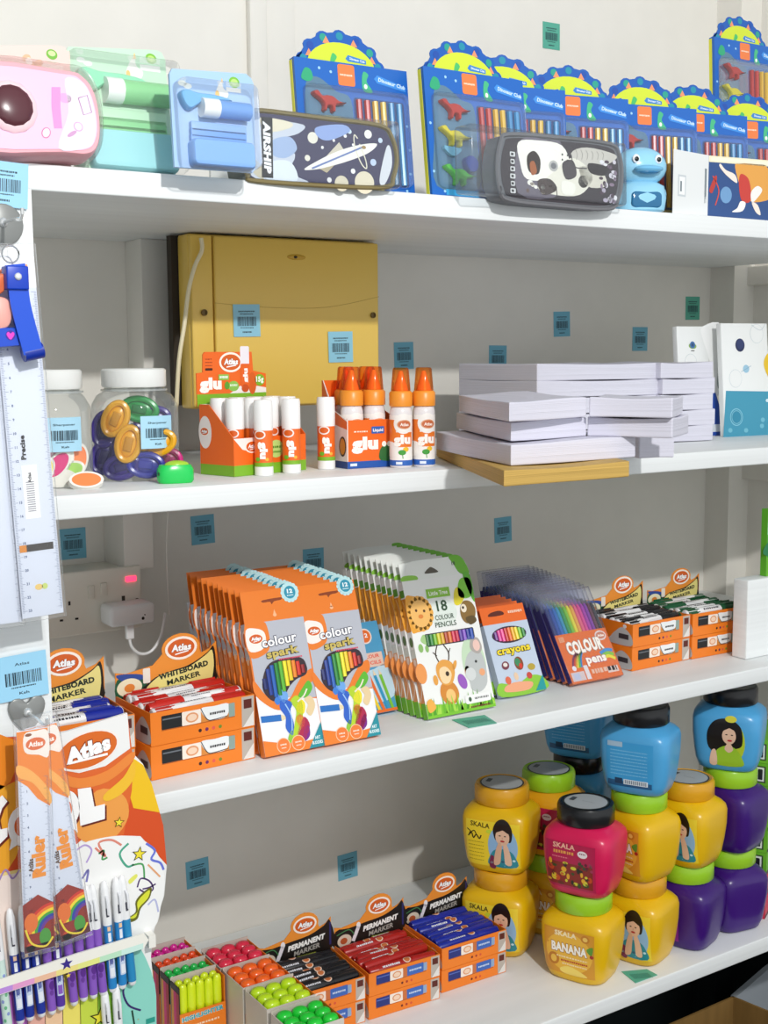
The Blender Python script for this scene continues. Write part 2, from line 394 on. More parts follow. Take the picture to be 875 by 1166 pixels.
# ---------------------------------------------------------------- yellow fuse box
fy = .318
f = Fr((atY(221, 466, fy).x, fy, atY(221, 466, fy).z))
rb = thing('fuse_box', 'large yellowed plastic fuse box on the wall behind the glue displays', 'fuse box', f.T)
ym = M('E3C05A', .32); w = f.px(431, 400)[0]/1000; hz = (Z1B-.002)-f.T.translation.z
mb = MB(); mb.box(-.001, w, .004, .040, 0, hz, ym, bev=.004); part('housing', mb, rb)
mb = MB(); x1 = f.px(242, 300)[0]/1000; mb.box(x1+.001, w-.001, -.004, .006, .002, hz-.002, ym, bev=.003)
mb.box(0, x1-.001, -.002, .006, .002, hz-.002, ym, bev=.002)
a = Art(mb, (0, -.004, 0)); a.curve([f.px(243, 345), f.px(300, 350), f.px(370, 350), f.px(430, 338)], .7, 'B48E2A')
c = part('cover', mb, rb)
fx = f.I @ atY(194, 300, fy+.045); mb = MB(); mb.box(fx.x, w-.05, .042, .056, .004, hz, M('30281E', .8)); mb.box(.10, w-.12, .056, WALL-fy-.0005, .03, hz-.03, M('30281E', .8)); part('gap_board', mb, rb, 'dark board added for the dark gap behind the box')  # dark board added to give the dark gap left of the housing
for q in ((231, 356), (423, 359)):
    u, v = f.px(*q); mb = MB(); mb.lathe([(.0045, 0), (.0045, .003), (.003, .0035), (.003, .0015)], M('6E5620', .5), T=Matrix.Translation((u/1000, -.0035, v/1000)) @ Matrix.Rotation(PI/2, 4, 'X'), seg=14)
    part('screw', mb, c, 'dark recessed screw')
u, v = f.px(336, 293); mb = MB(); mb.ball((u/1000, -.004, v/1000), .012, M('C79D2C', .4), sc=(1.3, .15, .35)); mb.ball((u/1000-.002, -.0055, v/1000), .003, M('33250A', .5), sc=(1, .4, .7)); part('lock', mb, c)
for q, lab in (((281, 365), 'pale blue barcode label on the yellow fuse box, the upper left one'), ((388, 395), 'pale blue barcode label on the yellow fuse box, the lower right one')):
    p = atY(*q, fy-.005); solo('price_label', tag_mb('8CC6DC', 42, 45), lab, 'price label', TR(p.x, p.y, p.z, 0, 0, R(-1)), 'barcode price labels on the fuse box')
# ---------------------------------------------------------------- socket, charger, cables
sy = .425; o = atY(50, 729, sy); f = Fr(o)
so = thing('wall_socket', 'white double wall socket with two rocker switches and a red indicator light', 'socket', f.T)
W = f.px(163, 720)[0]; H = f.px(50, 655)[1]; cream = M('E6E2D5', .35)
mb = MB(); mb.box(.003, W/1000-.003, .008, WALL-sy, .003, H/1000-.003, cream, bev=.002); part('back_box', mb, so)
mb = MB(); mb.box(0, W/1000, 0, .009, 0, H/1000, cream, bev=.003)
a = Art(mb, (0, 0, 0))
for q, (w_, h_) in (((79, 687), (3.2, 6)), ((70, 706.5), (5, 3)), ((87.5, 704.5), (5, 3))):
    u, v = f.px(*q); a.rect(u-w_/2, v-h_/2, u+w_/2, v+h_/2, '15120E')
u, v = f.px(141, 683); a.rect(u-3, v-4, u+2, v+6, '3A352C')
pl = part('faceplate', mb, so)
for q in ((63, 694), (156, 683)):
    u, v = f.px(*q); mb = MB(); mb.lathe([(.0028, 0), (.0028, .0012), (0, .0016)], M('6A6458', .4, .6), T=Matrix.Translation((u/1000, 0, v/1000)) @ Matrix.Rotation(PI/2, 4, 'X'), seg=12); part('screw', mb, pl)
for q in ((103.5, 674), (118, 671)):
    u, v = f.px(*q); mb = MB(); mb.box(u/1000-.0048, u/1000+.0048, -.003, .001, v/1000-.0095, v/1000+.0095, M('DDD9CC', .3), bev=.001); part('rocker_switch', mb, so)
u, v = f.px(149, 659); mb = MB(); mb.box(u/1000-.008, u/1000+.008, -.002, .001, v/1000-.004, v/1000+.004, M('FF3355', .3, 0, .5, 'glow'), bev=.001); part('indicator_light', mb, so, 'glowing red indicator light')
# charger
o = atY(125, 716, sy-.045); f = Fr(o); W = f.px(178, 714)[0]/1000; H = f.px(125, 692)[1]/1000
ch = thing('phone_charger', 'white plug-in phone charger in the right side of the socket', 'charger', f.T)
mb = MB(); mb.box(0.002, W, 0, .044, 0, H, M('F2F3F3', .25), bev=.006); a = Art(mb, (0, 0, 0)); a.ell(W*1000*.72, H*1000*.3, 2.2, 2.4, '1A1A1A'); a.ell(W*1000*.76, H*1000*.46, .9, 1.3, '1A1A1A', rot=.5); part('body', mb, ch)
mb = MB(); p = [f.px(153, 717), f.px(153, 724), f.px(155, 738), f.px(165, 747), f.px(178, 744), f.px(189, 727), f.px(194, 700)]
mb.box(p[0][0]/1000-.006, p[0][0]/1000+.006, .014, .022, p[1][1]/1000-.008, 0.001, M('F2F3F3', .25), bev=.002)
part('cable_plug', mb, ch)
mb = MB(); mb.tube([(u/1000, .018, v/1000) for u, v in catm(p[1:], 5, False)], .0022, M('F2F3F3', .3)); part('cable_loop', mb, ch)
mb = MB(); P = [atY(191.5, 580, sy-.02), atY(190, 620, sy-.02), atY(191, 660, sy-.025), atY(193.5, 700, sy-.028)]
P = catm([tuple(p) for p in P], 5, False); c = Vector(P[-1]); mb.tube([Vector(p)-c for p in P], .0011, M('E4E2DA', .4)); solo('thin_cable', mb, 'thin white cable hanging below the second shelf down to the charger', 'cable', Matrix.Translation(c))
mb = MB(); P = catm([tuple(atY(x, y, fy-.012)) for x, y in ((229, 271), (230, 285), (222, 303), (215, 330), (210, 370), (204, 410), (201, 463))], 6, False)
c = Vector(P[-1]); mb.tube([Vector(p)-c for p in P], .003, M('E3D9B4', .4)); solo('power_cable', mb, 'cream power cable running down in front of the yellow fuse box', 'cable', Matrix.Translation(c))
# ---------------------------------------------------------------- beneath the lowest shelf
p = atZ(835, 1134, .36)
bx = thing('cardboard_box', 'open brown cardboard box on the floor beneath the shelves', 'box', Matrix.Translation((p.x, p.y, 0)))
km = M('8A6A3A', .7, 0, .2, 'kraft'); e = Vector((-1, -.02, 0)).normalized(); g = Vector((.17, -1, 0)).normalized()
def wallp(a, b, z0, z1, t=.004):
    n = Vector((-(b-a).y, (b-a).x, 0)).normalized()*t; mb = MB(); r = [a, b, b+n, a+n]
    mb.prism([Vector((v.x, v.y, z0)) for v in r], [Vector((v.x, v.y, z1)) for v in r], km); return mb
c0 = Vector((0, 0, 0)); c1 = e*.42; c2 = c1+g*.32; c3 = g*.32
for a_, b_ in ((c0, c1), (c1, c2), (c2, c3), (c3, c0)): part('side_panel', wallp(a_, b_, 0, .36), bx)
mb = MB(); fl = [c1+Vector((0, 0, .36)), c2+Vector((0, 0, .36)), c2+Vector((0, 0, .31))+e*.10, c1+Vector((0, 0, .31))+e*.10]
mb.prism(fl, [v+Vector((0, 0, .003)) for v in fl], km); part('flap', mb, bx)
mb = MB(); mb.prism([c0, c1, c2, c3], [v+Vector((0, 0, .004)) for v in (c0, c1, c2, c3)], km); part('base', mb, bx)
gp = [atY(x, y, .30) for x, y in ((838, 1136), (875, 1104), (900, 1086))]; p = gp[0]; mb = MB()
pl_ = [(0, -p.z), ((gp[2]-p).x, -p.z), ((gp[2]-p).x, (gp[2]-p).z), ((gp[1]-p).x, (gp[1]-p).z), (0, 0)]
mb.prism([Vector((x, .012, z+p.z)) for x, z in pl_], [Vector((x, 0, z+p.z)) for x, z in pl_], M('AEB6BE', .5))
solo('grey_board', mb, 'pale grey board standing behind the cardboard box beneath the shelves', 'board', Matrix.Translation((p.x, .30, 0)))
# ================================================================ TOP SHELF
CL = clear('FFFFFF', 'film', .12)
def rrect(u0, v0, u1, v1, r, n=5):
    pts = []
    for cx, cy, a in ((u1-r, v0+r, -PI/2), (u1-r, v1-r, 0), (u0+r, v1-r, PI/2), (u0+r, v0+r, PI)):
        for k in range(n+1): pts.append((cx+r*math.cos(a+PI/2*k/n), cy+r*math.sin(a+PI/2*k/n)))
    return pts
def blister(name, lab, bl, lean, card_px, card, body, fn, yaw=0, thick=.004):
    f = Fr(atZ(*bl, Z1T+.0008), yaw, lean)
    t = thing(name, lab, 'stationery set', f.T, 'pastel unicorn stationery sets')
    mb = MB(); pts = f.pp(*card_px); mb.relief(pts, thick, M(card, .4), -thick); a = Art(mb); part('backing_card', mb, t)
    fn(f, t, a, mb)
    return t
def green_fn(lite, mid, deep, tray, dx, dy, sx, sy):
    def fn(f, t, a0, mb0):
        def X(x, y):
            u, v = f.px(dx+(x-75)*sx, dy+(y-195)*sy); return (u, max(v, 1.0))
        mb = MB(); a = Art(mb)
        a.ell(*X(172, 67), 6.5, 6, '7CBF3A', 0); a.ell(*X(172, 67), 4.2, 3.6, 'B9E07A', 1)
        a.blob([X(143, 85), X(147, 72), X(152, 66), X(156, 76), X(163, 82), X(160, 90), X(148, 92)], 'F3F3EE', 0); a.ell(*X(146, 84), 2.5, 4, 'F3C46B', 1)
        a.poly([X(151, 67), X(153, 60), X(155, 67)], 'F3C46B', 1); a.rect(*X(160, 80), *X(182, 76), 'F6F8F4', 0)
        for q in ((92, 68), (100, 72)): a.ell(*X(*q), 5, 3, 'EFF6F0', 0)
        o = part('printed_artwork', mb, t)
        mb = MB(); mb.relief(catm([X(84, 84), X(94, 79), X(110, 84), X(140, 88), X(160, 94), X(160, 99), X(125, 96), X(112, 102), X(100, 108), (X(90, 100))], 3), .010, M(mid, .3), 0, 1.5); part('torch', mb, t)
        mb = MB(); u0, v0 = X(118, 119); u1, v1 = X(188, 101)
        mb.tube([(u0/1000, -.009, (v0+v1)/2000), (u1/1000, -.009, (v0+v1)/2000)], abs(v1-v0)/2000, M(deep, .3), 14)
        mb.tube([(u0/1000-.001, -.009, (v0+v1)/2000), (u0/1000+.018, -.009, (v0+v1)/2000)], abs(v1-v0)/2000+.0008, M('F1F6F2', .3), 14); part('glue_tube', mb, t)
        for yy, c_ in ((133, lite), (142, deep), (151, deep)):
            u0, v0 = X(103, yy+5); u1, v1 = X(187, yy-1); mb = MB(); mb.box(u0/1000, u1/1000, -.006, -.001, v0/1000, v1/1000, M(c_, .35), bev=.001)
            part('ruler' if yy == 133 else 'pencil', mb, t)
        mb = MB(); u0, v0 = X(103, 194); u1, v1 = X(196, 158); mb.relief(rrect(u0, v0, u1, v1, 6), .014, M(tray, .35), 0, 2); part('tray', mb, t)
        mb = MB(); u0, v0 = X(86, 193); u1, v1 = X(197, 77); mb.relief(rrect(u0, v0, u1, v1, 8), .022, CL, .0005, 3); part('clear_blister', mb, t)
    return fn
blister('green_stationery_set', 'pale green blister pack of unicorn stationery between the pink and blue sets', (86, 193), R(12),
        ((86, 192), (196, 197), (199, 190), (188, 68), (184, 60), (178, 57), (78, 53), (74, 60)), 'C4E7CB', '9BD8B0', green_fn('BFE6C4', '8FDDB5', '8FD495', '9FDCE0', 75, 195, 1, 1))
blister('blue_stationery_set', 'pale blue blister pack of unicorn stationery, smallest of the pastel sets', (198, 190.5), R(6),
        ((199, 190), (288, 196.5), (291, 192), (289, 96), (286, 89), (280, 84), (196, 78), (193, 84)), 'A5C8F0', '8FB9EE', green_fn('8DB4EA', '6FB2E4', '6FA0E2', '7FB1F0', 195, 195, .74, .79))
# pink set: card plus rounded case
f = Fr(atZ(0, 184, Z1T+.0008), 0, R(10)); t = thing('pink_stationery_set', 'pink blister pack with rounded pink pencil case at the far left of the top shelf', 'stationery set', f.T, 'pastel unicorn stationery sets')
mb = MB(); mb.relief(catm(f.pp((-60, 178), (20, 186), (76, 190), (80, 180), (80, 70), (76, 58), (65, 52), (0, 52), (-60, 50)), 3), .004, M('F2CFC6', .4), -.004); a = Art(mb)
a.ell(*f.px(59, 62), 6, 5.5, '6FB53A', 0); a.ell(*f.px(59, 61), 4, 3, 'C9E79A', 1)
for q in ((30, 66), (36, 74), (44, 72)): a.ell(*f.px(*q), 5, 3.5, 'E8B690', 0, rot=.6)
a.ell(*f.px(33, 70), 3.5, 4, 'FBEFE6', 1); a.rect(*f.px(48, 79), *f.px(72, 75), 'F8E5DC', 0); part('backing_card', mb, t)
mb = MB(); o_ = f.pp((-50, 178), (60, 187), (90, 188), (102, 176), (104, 150), (98, 118), (84, 98), (60, 90), (-50, 84)); mb.relief(catm(o_, 4), .030, M('EFA9B4', .3), .002, 3); part('case_rim', mb, t)
mb = MB(); a = Art(mb, (0, -.0325, 0))
a.blob(f.pp((-46, 172), (60, 181), (86, 181), (96, 171), (98, 150), (92, 122), (80, 104), (58, 97), (-46, 92)), 'EFC3E3', 0)
a.blob(f.pp((55, 180), (86, 180), (95, 171), (97, 150), (91, 122), (80, 105), (62, 103), (66, 140)), 'E6DDEC', 1)
a.poly([f.px(50, 158), f.px(59, 158), f.px(57, 134), f.px(57, 112), f.px(47, 112), f.px(47, 134)], 'E68CCB', 2); a.ell(*f.px(62, 124), 7, 5, 'F0A2D4', 1)
a.line(f.pp((77, 124), (87, 121), (92, 140), (83, 143), (77, 124)), 1, 'A96FA5', 2); a.ell(*f.px(41, 163), 4.5, 6, 'CF6FA0', 2, rot=-.5); a.ell(*f.px(41, 163), 3.5, 5, 'F4D6E4', 3, rot=-.5)
a.ell(*f.px(70, 164), 2, 6, 'C792C0', 2, rot=-1.0); a.ell(*f.px(77, 156), 5, 5, 'CFA0CC', 2); a.ell(*f.px(77, 156), 4, 4, 'EBD6EA', 3)
part('case_front', mb, t)
mb = MB(); u, v = f.px(2, 134); mb.ball((u/1000, -.033, v/1000), .027, M('F7D5DA', .2), sc=(1, .25, 1)); mb.ball((u/1000, -.037, v/1000), .021, M('5A3038', .25), sc=(1, .28, 1)); part('window_dome', mb, t, 'dark round window')
mb = MB(); mb.relief(catm(f.pp((-50, 180), (60, 189), (94, 190), (105, 178), (107, 148), (100, 112), (84, 90), (60, 84), (-50, 80)), 4), .036, CL, .001, 4); part('clear_blister', mb, t)
# ---- pencil cases in clear sleeves
def case(name, lab, bl, yaw, outl, depth, trim, back, art, sleeve):
    f = Fr(atZ(*bl, Z1T+.0006), yaw, R(2)); t = thing(name, lab, 'pencil case', f.T)
    pts = catm(f.pp(*outl), 4); mb = MB(); mb.relief(pts, depth, M(back, .5), -depth, 0); part('body', mb, t)
    mb = MB(); P = [(u/1000, -.0005, v/1000) for u, v in pts]; mb.tube(P+[P[0], P[1]], .0028, M(trim, .45), 6); part('zip_piping', mb, t)
    mb = MB(); a = Art(mb, (0, -.0004, 0)); art(a, f, pts); part('printed_front', mb, t)
    z = [(p[0]/1000) for p in pts]; zl, zh = min(z), max(z); h = max(p[1] for p in pts)/1000
    mb = MB(); u0 = f.px(*sleeve[0])[0]/1000; u1 = f.px(*sleeve[1])[0]/1000
    mb.box(u0, u1, -.006, depth, 0.0002, h+.002, clear('FAFDFF', 'film', .15), bev=.005); part('clear_sleeve', mb, t)
    return t
def shrink(pts, k=.955):
    cx = (min(p[0] for p in pts)+max(p[0] for p in pts))/2; cy = (min(p[1] for p in pts)+max(p[1] for p in pts))/2
    return [(cx+(u-cx)*(1-(1-k)*.55), cy+(v-cy)*k) for u, v in pts]
def art_ship(a, f, pts):
    a.poly(shrink(pts, .93), '343154', 0); X = f.px
    a.blob(f.pp((286, 200), (284, 165), (288, 140), (300, 136), (345, 142), (340, 152), (318, 160), (336, 176), (330, 196), (352, 208), (320, 208)), 'C9CFDA', 1)
    a.blob(f.pp((288, 196), (290, 182), (298, 190), (300, 204)), 'C7BFA6', 2); a.blob(f.pp((310, 160), (330, 156), (338, 170), (325, 180), (310, 176)), '9FB4D6', 2); a.blob(f.pp((305, 186), (330, 184), (338, 206), (305, 206)), 'DEE6EE', 2)
    a.blob(f.pp((296, 134), (330, 139), (330, 146), (305, 150)), 'E4DBC2', 2); a.blob(f.pp((360, 145), (390, 142), (398, 150), (375, 160), (362, 156)), '8FA6D8', 2)
    a.poly(f.pp((297, 133), (310, 134), (311, 203), (298, 202)), '0F1014', 3)
    u, v = X(304, 168); a.text('AIRSHIP', u, v, 9, 'F4F4F4', 4, w=58, rot=-PI/2, bold=.06, shear=.1)
    for x, y, r_, c_ in ((356, 157, 6.5, 'E9E4D4'), (389, 209, 9, 'D9D0B6'), (415, 208, 13, 'E3D9BE'), (398, 150, 2.6, 'CFE2F4'), (419, 153, 5, 'F0EEE6'), (393, 155, 2, 'F3F3F3'), (350, 180, 3.5, 'E9E4D4'), (402, 195, 3, 'F1F1F1'), (425, 185, 4, 'BFD0EC'), (375, 205, 3, 'E6E6E6'), (367, 168, 1.8, 'F1F1F1'), (380, 160, 1.6, 'FFFFFF'), (402, 165, 1.5, 'FFFFFF'), (433, 160, 3, 'C8D8EE')):
        a.ell(*X(x, y), r_, r_, c_, 1)
    a.blob(f.pp((346, 193), (362, 183), (385, 172), (410, 165), (429, 164), (420, 174), (398, 183), (374, 190), (360, 193)), 'F2EFE6', 3)
    a.poly(f.pp((366, 184), (386, 162), (392, 172)), 'CFC7B2', 2); a.poly(f.pp((360, 190), (372, 197), (382, 187)), 'B7A98A', 2); a.line(f.pp((355, 192), (412, 168)), 2, '6A7FB6', 4); a.ell(*X(414, 168), 3, 2, 'A2854E', 4)
    a.curve(f.pp((407, 158), (403, 154), (404, 168), (411, 186), (417, 192), (416, 182), (409, 164)), 1.4, 'E8E2CE', 4)
    a.blob(f.pp((432, 205), (440, 168), (445, 170), (446, 190), (438, 210)), 'D8DCE2', 1)
case('airship_pencil_case', 'dark blue rocket and planets pencil case lettered AIRSHIP in a clear sleeve', (282, 204), R(-4),
     ((282, 200), (278, 180), (281, 145), (286, 130), (298, 126), (370, 135), (432, 143), (446, 156), (452, 180), (448, 202), (440, 213), (380, 212), (292, 206)), .05, '7A6B3C', '4E5548', art_ship, ((256, 200), (455, 214)))
def art_astro(a, f, pts):
    a.poly(shrink(pts, .9), '3A343A', 0); X = f.px
    a.blob(f.pp((590, 220), (592, 160), (625, 160), (640, 166), (640, 220)), '6E6874', 1)
    u, v = X(584, 196); [a.rect(u-5+rr_, v-26+k*9, u+4-rr_, v-20+k*9, 'D9D9D9', 3, r=1.5) and a.rect(u-3, v-24.5+k*9, u+1, v-21.5+k*9, '2B2B2E', 4) for k, rr_ in enumerate((0, 1, 0, .5, 1, 0))]
    a.blob(f.pp((592, 185), (590, 162), (612, 160), (640, 166), (648, 190), (628, 204), (600, 204)), 'F6F3E8', 2); a.blob(f.pp((602, 195), (600, 178), (608, 172), (615, 182), (613, 198)), '2A1D16', 3)
    a.blob(f.pp((603, 186), (608, 184), (611, 196), (605, 199)), 'A65C2C', 4); a.blob(f.pp((630, 196), (650, 180), (668, 190), (674, 205), (660, 222), (632, 222), (612, 214)), 'EBE7D8', 3)
    a.blob(f.pp((650, 175), (668, 168), (700, 176), (698, 184), (678, 192), (660, 194)), 'CFCAC0', 2); a.blob(f.pp((660, 190), (685, 196), (690, 212), (668, 212)), 'DDD8C8', 3)
    a.ell(*X(630, 189), 8, 7, 'B9B7B4', 4); a.ell(*X(630, 189), 5, 4, '77787C', 5); a.ell(*X(664, 207), 9, 8, '2A2326', 3)
    rr = random.Random(3)
    for k in range(30): a.ell(*X(690+rr.uniform(-6, 11), 206+rr.uniform(-22, 24)), rr.uniform(2, 5), rr.uniform(2, 4), rr.choice(('D8D2DA', 'EDEBEE', '8E7A8E', 'B9AFC0', '4C3A48')), 4)
    for k in range(9): a.ell(*X(612+rr.uniform(-14, 20), 214+rr.uniform(-6, 6)), rr.uniform(2, 5), rr.uniform(1.5, 3.5), rr.choice(('E8E3D6', 'B5A79A', '6B5A55', 'F4F1E8')), 4)
    for x, y in ((640, 176), (640, 182), (646, 177), (646, 183)): a.ell(*X(x, y), 1.3, 1.3, '2A2A2E', 5)
    a.curve(f.pp((606, 162), (622, 165), (636, 172)), 1.2, 'FFFFFF', 4); a.blob(f.pp((640, 186), (652, 183), (656, 200), (644, 204)), '4A4448', 5); a.blob(f.pp((670, 186), (690, 190), (688, 200), (672, 197)), '2A2426', 5); a.blob(f.pp((612, 206), (626, 204), (634, 216), (618, 222)), '4A3E3C', 4); a.blob(f.pp((640, 206), (654, 210), (652, 222), (640, 220)), 'F4F1E6', 6); a.curve(f.pp((622, 204), (632, 212), (634, 224)), 1.4, '3A3436', 5); a.curve(f.pp((650, 176), (654, 190), (668, 192)), 1.4, '4A464A', 5)
    for k in range(6): a.curve(f.pp((655+k*6, 170+k*.7), (657+k*6, 176), (656+k*6, 182)), .8, '9A968E', 4)
case('astronaut_pencil_case', 'grey pencil case with a white astronaut picture in a clear sleeve', (568, 222), R(3),
     ((570, 218), (566, 190), (570, 162), (580, 153), (640, 157), (694, 164), (705, 176), (708, 200), (704, 226), (692, 238), (630, 234), (580, 228)), .028, '6E6E72', '6B6D72', art_astro, ((534, 222), (712, 236)))
# ---- dinosaur sets
DB = '1E66BE'
DK = ['C8312B', 'D23A30', 'F0B92F', 'F2BE35', '2F86BE', '3C93C8']
def dino_toy(mb, k, cx, cy, c, s=1):
    pts = [(-22, 5), (-24, 9), (-17, 11), (-11, 5), (-4, 6), (5, 5), (13, 0), (24, -2), (12, -5), (8, -7), (7, -14), (3, -14), (2, -8), (-4, -8), (-6, -14), (-10, -13), (-9, -6), (-14, 0)]
    mb.relief(catm([(cx+u*s, cy+v*s) for u, v in pts], 3), .008, M(c, .3), .001, 1.2)
def dino_set(lab, T, W=162, H=160, D=.011, toys=True, full=True):
    t = thing('dinosaur_stationery_set', lab, 'stationery set', T, 'boxed dinosaur stationery sets')
    mb = MB(); mb.box(0, W/1000, .0, D, 0, H/1000, M(DB, .35)); a = Art(mb)
    a.blob([(8, 12), (9, 70), (12, 118), (18, 136), (34, 138), (56, 124), (76, 116), (78, 70), (74, 12)], '5C7F98', 0)
    a.rect(80, 12, W-8, 119, '173A78', 0, r=4)
    for x, y in ((14, 144), (34, 150), (50, 147), (W-5, 90), (W-4, 60), (W-5, 30), (5, 30), (W-12, 8), (20, 6), (5, 90)): a.ell(x, y, 1.8, 1.8, '9FD0F0', 1)
    a.blob([(8, 136), (14, 148), (22, 146), (24, 136), (16, 132)], '2FA878', 2)
    a.rect(60, H-28, 84, H-2, 'EE8146', 1, r=3); a.dashes(72, H-15, 18, 2.4, 'FBE0C8', 2, 8)
    a.blob([(94, 140), (97, 152), (104, 149), (101, 140), (109, 128), (96, 128)], '46B884', 1); a.ell(99, 134, 2.4, 3, 'F1F5F0', 2)
    a.poly([(112, 145), (117, 150), (W-4, 139), (W-4, 133), (116, 140)], '3F8FE0', 1); a.text('Dinosaur Club', (114+W-4)/2+2, 141.5, 5, 'CFE8FF', 2, w=W-122, rot=-.17, bold=.04)
    a.rect(22, 1.5, 74, 9, '3AA2D8', 1); a.rect(90, 0.5, 116, 11, 'F0DC86', 1, r=1); a.dashes(103, 6, 18, 2, '8A7B3A', 2, 7)
    part('carton', mb, t)
    mb = MB(); m = M('F2E24A', .4); mb.box(-.0008, -.0002, D*.45, D, .002, H/1000-.002, M('E3E03A', .4)); part('side_panel', mb, t)
    # scalloped header behind
    mb = MB(); pts = [(0, H-4), (0, H)]; n = 7; cx0, w0 = 72, 58
    pts += [(8, H+4), (18, H+12)]
    for k in range(n):
        a0 = PI*(1-(k+.5)/n); bx_, by_ = cx0+w0*.94*math.cos(a0), H-6+42*math.sin(a0)
        for j in range(-2, 3): pts.append((bx_+10*math.cos(a0-j*.55), by_+8*math.sin(a0-j*.55)))
    pts += [(W-6, H+4), (W, H), (W, H-4)]
    mb.relief(pts, .0012, M('1A5DB4', .4), -D*.98); o = Art(mb, (0, D*.98-.0013, 0))
    for k in range(n):
        a0 = PI*(1-(k+.5)/n); bx_, by_ = cx0+w0*.94*math.cos(a0), H-6+42*math.sin(a0); o.ell(bx_, by_, 5, 5, ('1F8FA8', '1E4FA8', '29A08C')[k % 3], 0)
    for k in (1, 2.6, 4.4, 6): a0 = PI*(1-k/n); o.star(cx0+50*math.cos(a0), H-6+37*math.sin(a0), 6, 'F0986A', 1, k=3, q=.5)
    o.poly([(cx0+50*math.cos(PI*k/16), H-7+35*math.sin(PI*k/16)) for k in range(17)]+[(14, H-14), (cx0+w0, H-14)], 'D3E23A', 2)
    o.blob([(56, H+4), (60, H+14), (66, H+10), (62, H+2), (70, H), (58, H)], '4DBE6A', 3); o.poly([(78, H+9), (82, H+14), (108, H+10), (108, H+5), (82, H+6)], '3B84C8', 3); o.text('Dinosaur Club', 95, H+9, 3, 'E8F4FF', 4, w=22, rot=-.1)
    part('header_card', mb, t)
    for k in range(6):
        mb = MB(); x = .0865+k*.0118; mb.tube([(x, -.0015, .014), (x, -.0015, .116)], .0038, M(DK[k], .3), 8); part('colour_pencil', mb, t)
    for k, (cx, cy, c, s) in enumerate(((42, 110, 'C3372C', .95), (40, 76, 'E8CF2C', 1), (42, 28, '58C63A', 1))):
        mb = MB(); dino_toy(mb, k, cx, cy, c, s); part('toy_dinosaur', mb, t, ('red', 'yellow', 'green')[k]+' toy dinosaur')
    mb = MB(); mb.relief([(20+i*1.0, 58-8*math.sin(i*.115)) for i in range(28)]+[(46, 60), (20, 62)], .005, M('7DB6CE', .3), .001); part('eraser', mb, t)
    mb = MB(); mb.relief(catm([(50, 46), (60, 52), (70, 44), (66, 32), (54, 32)], 3), .009, M('1D3FA0', .3), .001, 1); part('pencil_sharpener', mb, t)
    mb = MB(); mb.relief(rrect(9, 11, W-6, 128, 8), .011, clear('F4FBFF', 'film', .1), .0003, 2); part('clear_window', mb, t)
    return t
def dplace(bl, tl_x, lean, yaw, z=Z1T): return TR(*atZ(*bl, z+.0008), yaw, lean)
p = atY(345, 150, .055); d0 = dino_set('boxed dinosaur stationery set standing behind the dark blue rocket pencil case', TR(p.x-.002, .052, Z1T+.0008, R(-1), R(7)))
p = atY(486, 150, .030); dup(d0, TR(p.x-.004, .012, Z1T+.0008, R(1), R(7)), 'boxed dinosaur stationery set with all its toys in view, left of the astronaut pencil case')
DL = ['boxed dinosaur stationery set showing only its right pencils, directly right of the toys in view', 'boxed dinosaur stationery set behind the right half of the astronaut pencil case',
      'boxed dinosaur stationery set right behind the blue duck sharpener', 'boxed dinosaur stationery set behind the left side of the white paint box', 'boxed dinosaur stationery set cut off by the right edge of the photo']
for x, lab in zip((648, 720, 798, 856, 915), DL):
    p = atY(x, 150, .044); yw = R(-12); dup(d0, TR(p.x-.162*math.cos(yw), .044-.162*math.sin(yw), Z1T+.0008, yw, R(4)), lab)
# one more lying on top at the far right
p2 = atY(817, 95, .16); dup(d0, TR(p2.x, .16, Z1T+.147, R(0), R(3)), 'boxed dinosaur stationery set raised above the others in the top right corner')
mb = MB(); mb.box(-.01, .2, 0, .10, 0, .1455, M('D8C9A8', .6, 0, .3, 'kraft'), bev=.002); solo('storage_carton', mb, 'plain carton behind the dinosaur sets at the right end of the top shelf', 'box', Matrix.Translation((p2.x, .145, Z1T+.0006)))
# ---- blue duck sharpener
bq = atZ(733, 241, Z1T); T = TR(bq.x+.010, bq.y+.018, Z1T, R(-20)) @ Matrix.Diagonal((1.34, .95, 1.02, 1)); t = thing('duck_sharpener', 'light blue plastic duck pencil sharpener between the astronaut case and paint box', 'sharpener', T)
dm = M('98D4F0', .22); mb = MB(); mb.loft([(0, .020, .022, 2.6), (.003, .026, .026, 2.6), (.02, .028, .028, 2.5), (.036, .026, .025, 2.3), (.042, .018, .018, 2)], dm, 28)
mb.ball((0, 0, .062), .0285, dm, 22, (1.02, .95, .95)); mb.ball((.024, .006, .026), .012, dm, 12, (.6, 1.3, 1)); mb.ball((-.024, .006, .026), .012, dm, 12, (.6, 1.3, 1)); part('body', mb, t)
mb = MB(); mb.ball((.0, -.030, .056), .013, M('78C0E8', .2), 16, (1.25, .9, .42)); mb.ball((0, -.031, .052), .011, M('2F7FB4', .3), 14, (1.0, .7, .25)); part('beak', mb, t)
for sx in (-1, 1):
    mb = MB(); mb.ball((sx*.0125, -.0245, .070), .0052, M('F6F9FB', .2), 12, (.8, .5, 1.2)); mb.ball((sx*.0125, -.0268, .0695), .0028, M('101418', .2), 10, (.9, .5, 1.2)); part('eye', mb, t)
mb = MB(); mb.relief(rrect(-17, 5, 17, 27, 6), .006, M('2C6F9C', .12), .021, 1.5); part('shavings_drawer', mb, t, 'dark translucent blue drawer')
# ---- paint box
o = atZ(766, 242, Z1T+.0004); f = Fr(o, R(-2)); t = thing('paint_set_box', 'white box with a blue and red footballer picture right of the duck sharpener', 'box', f.T)
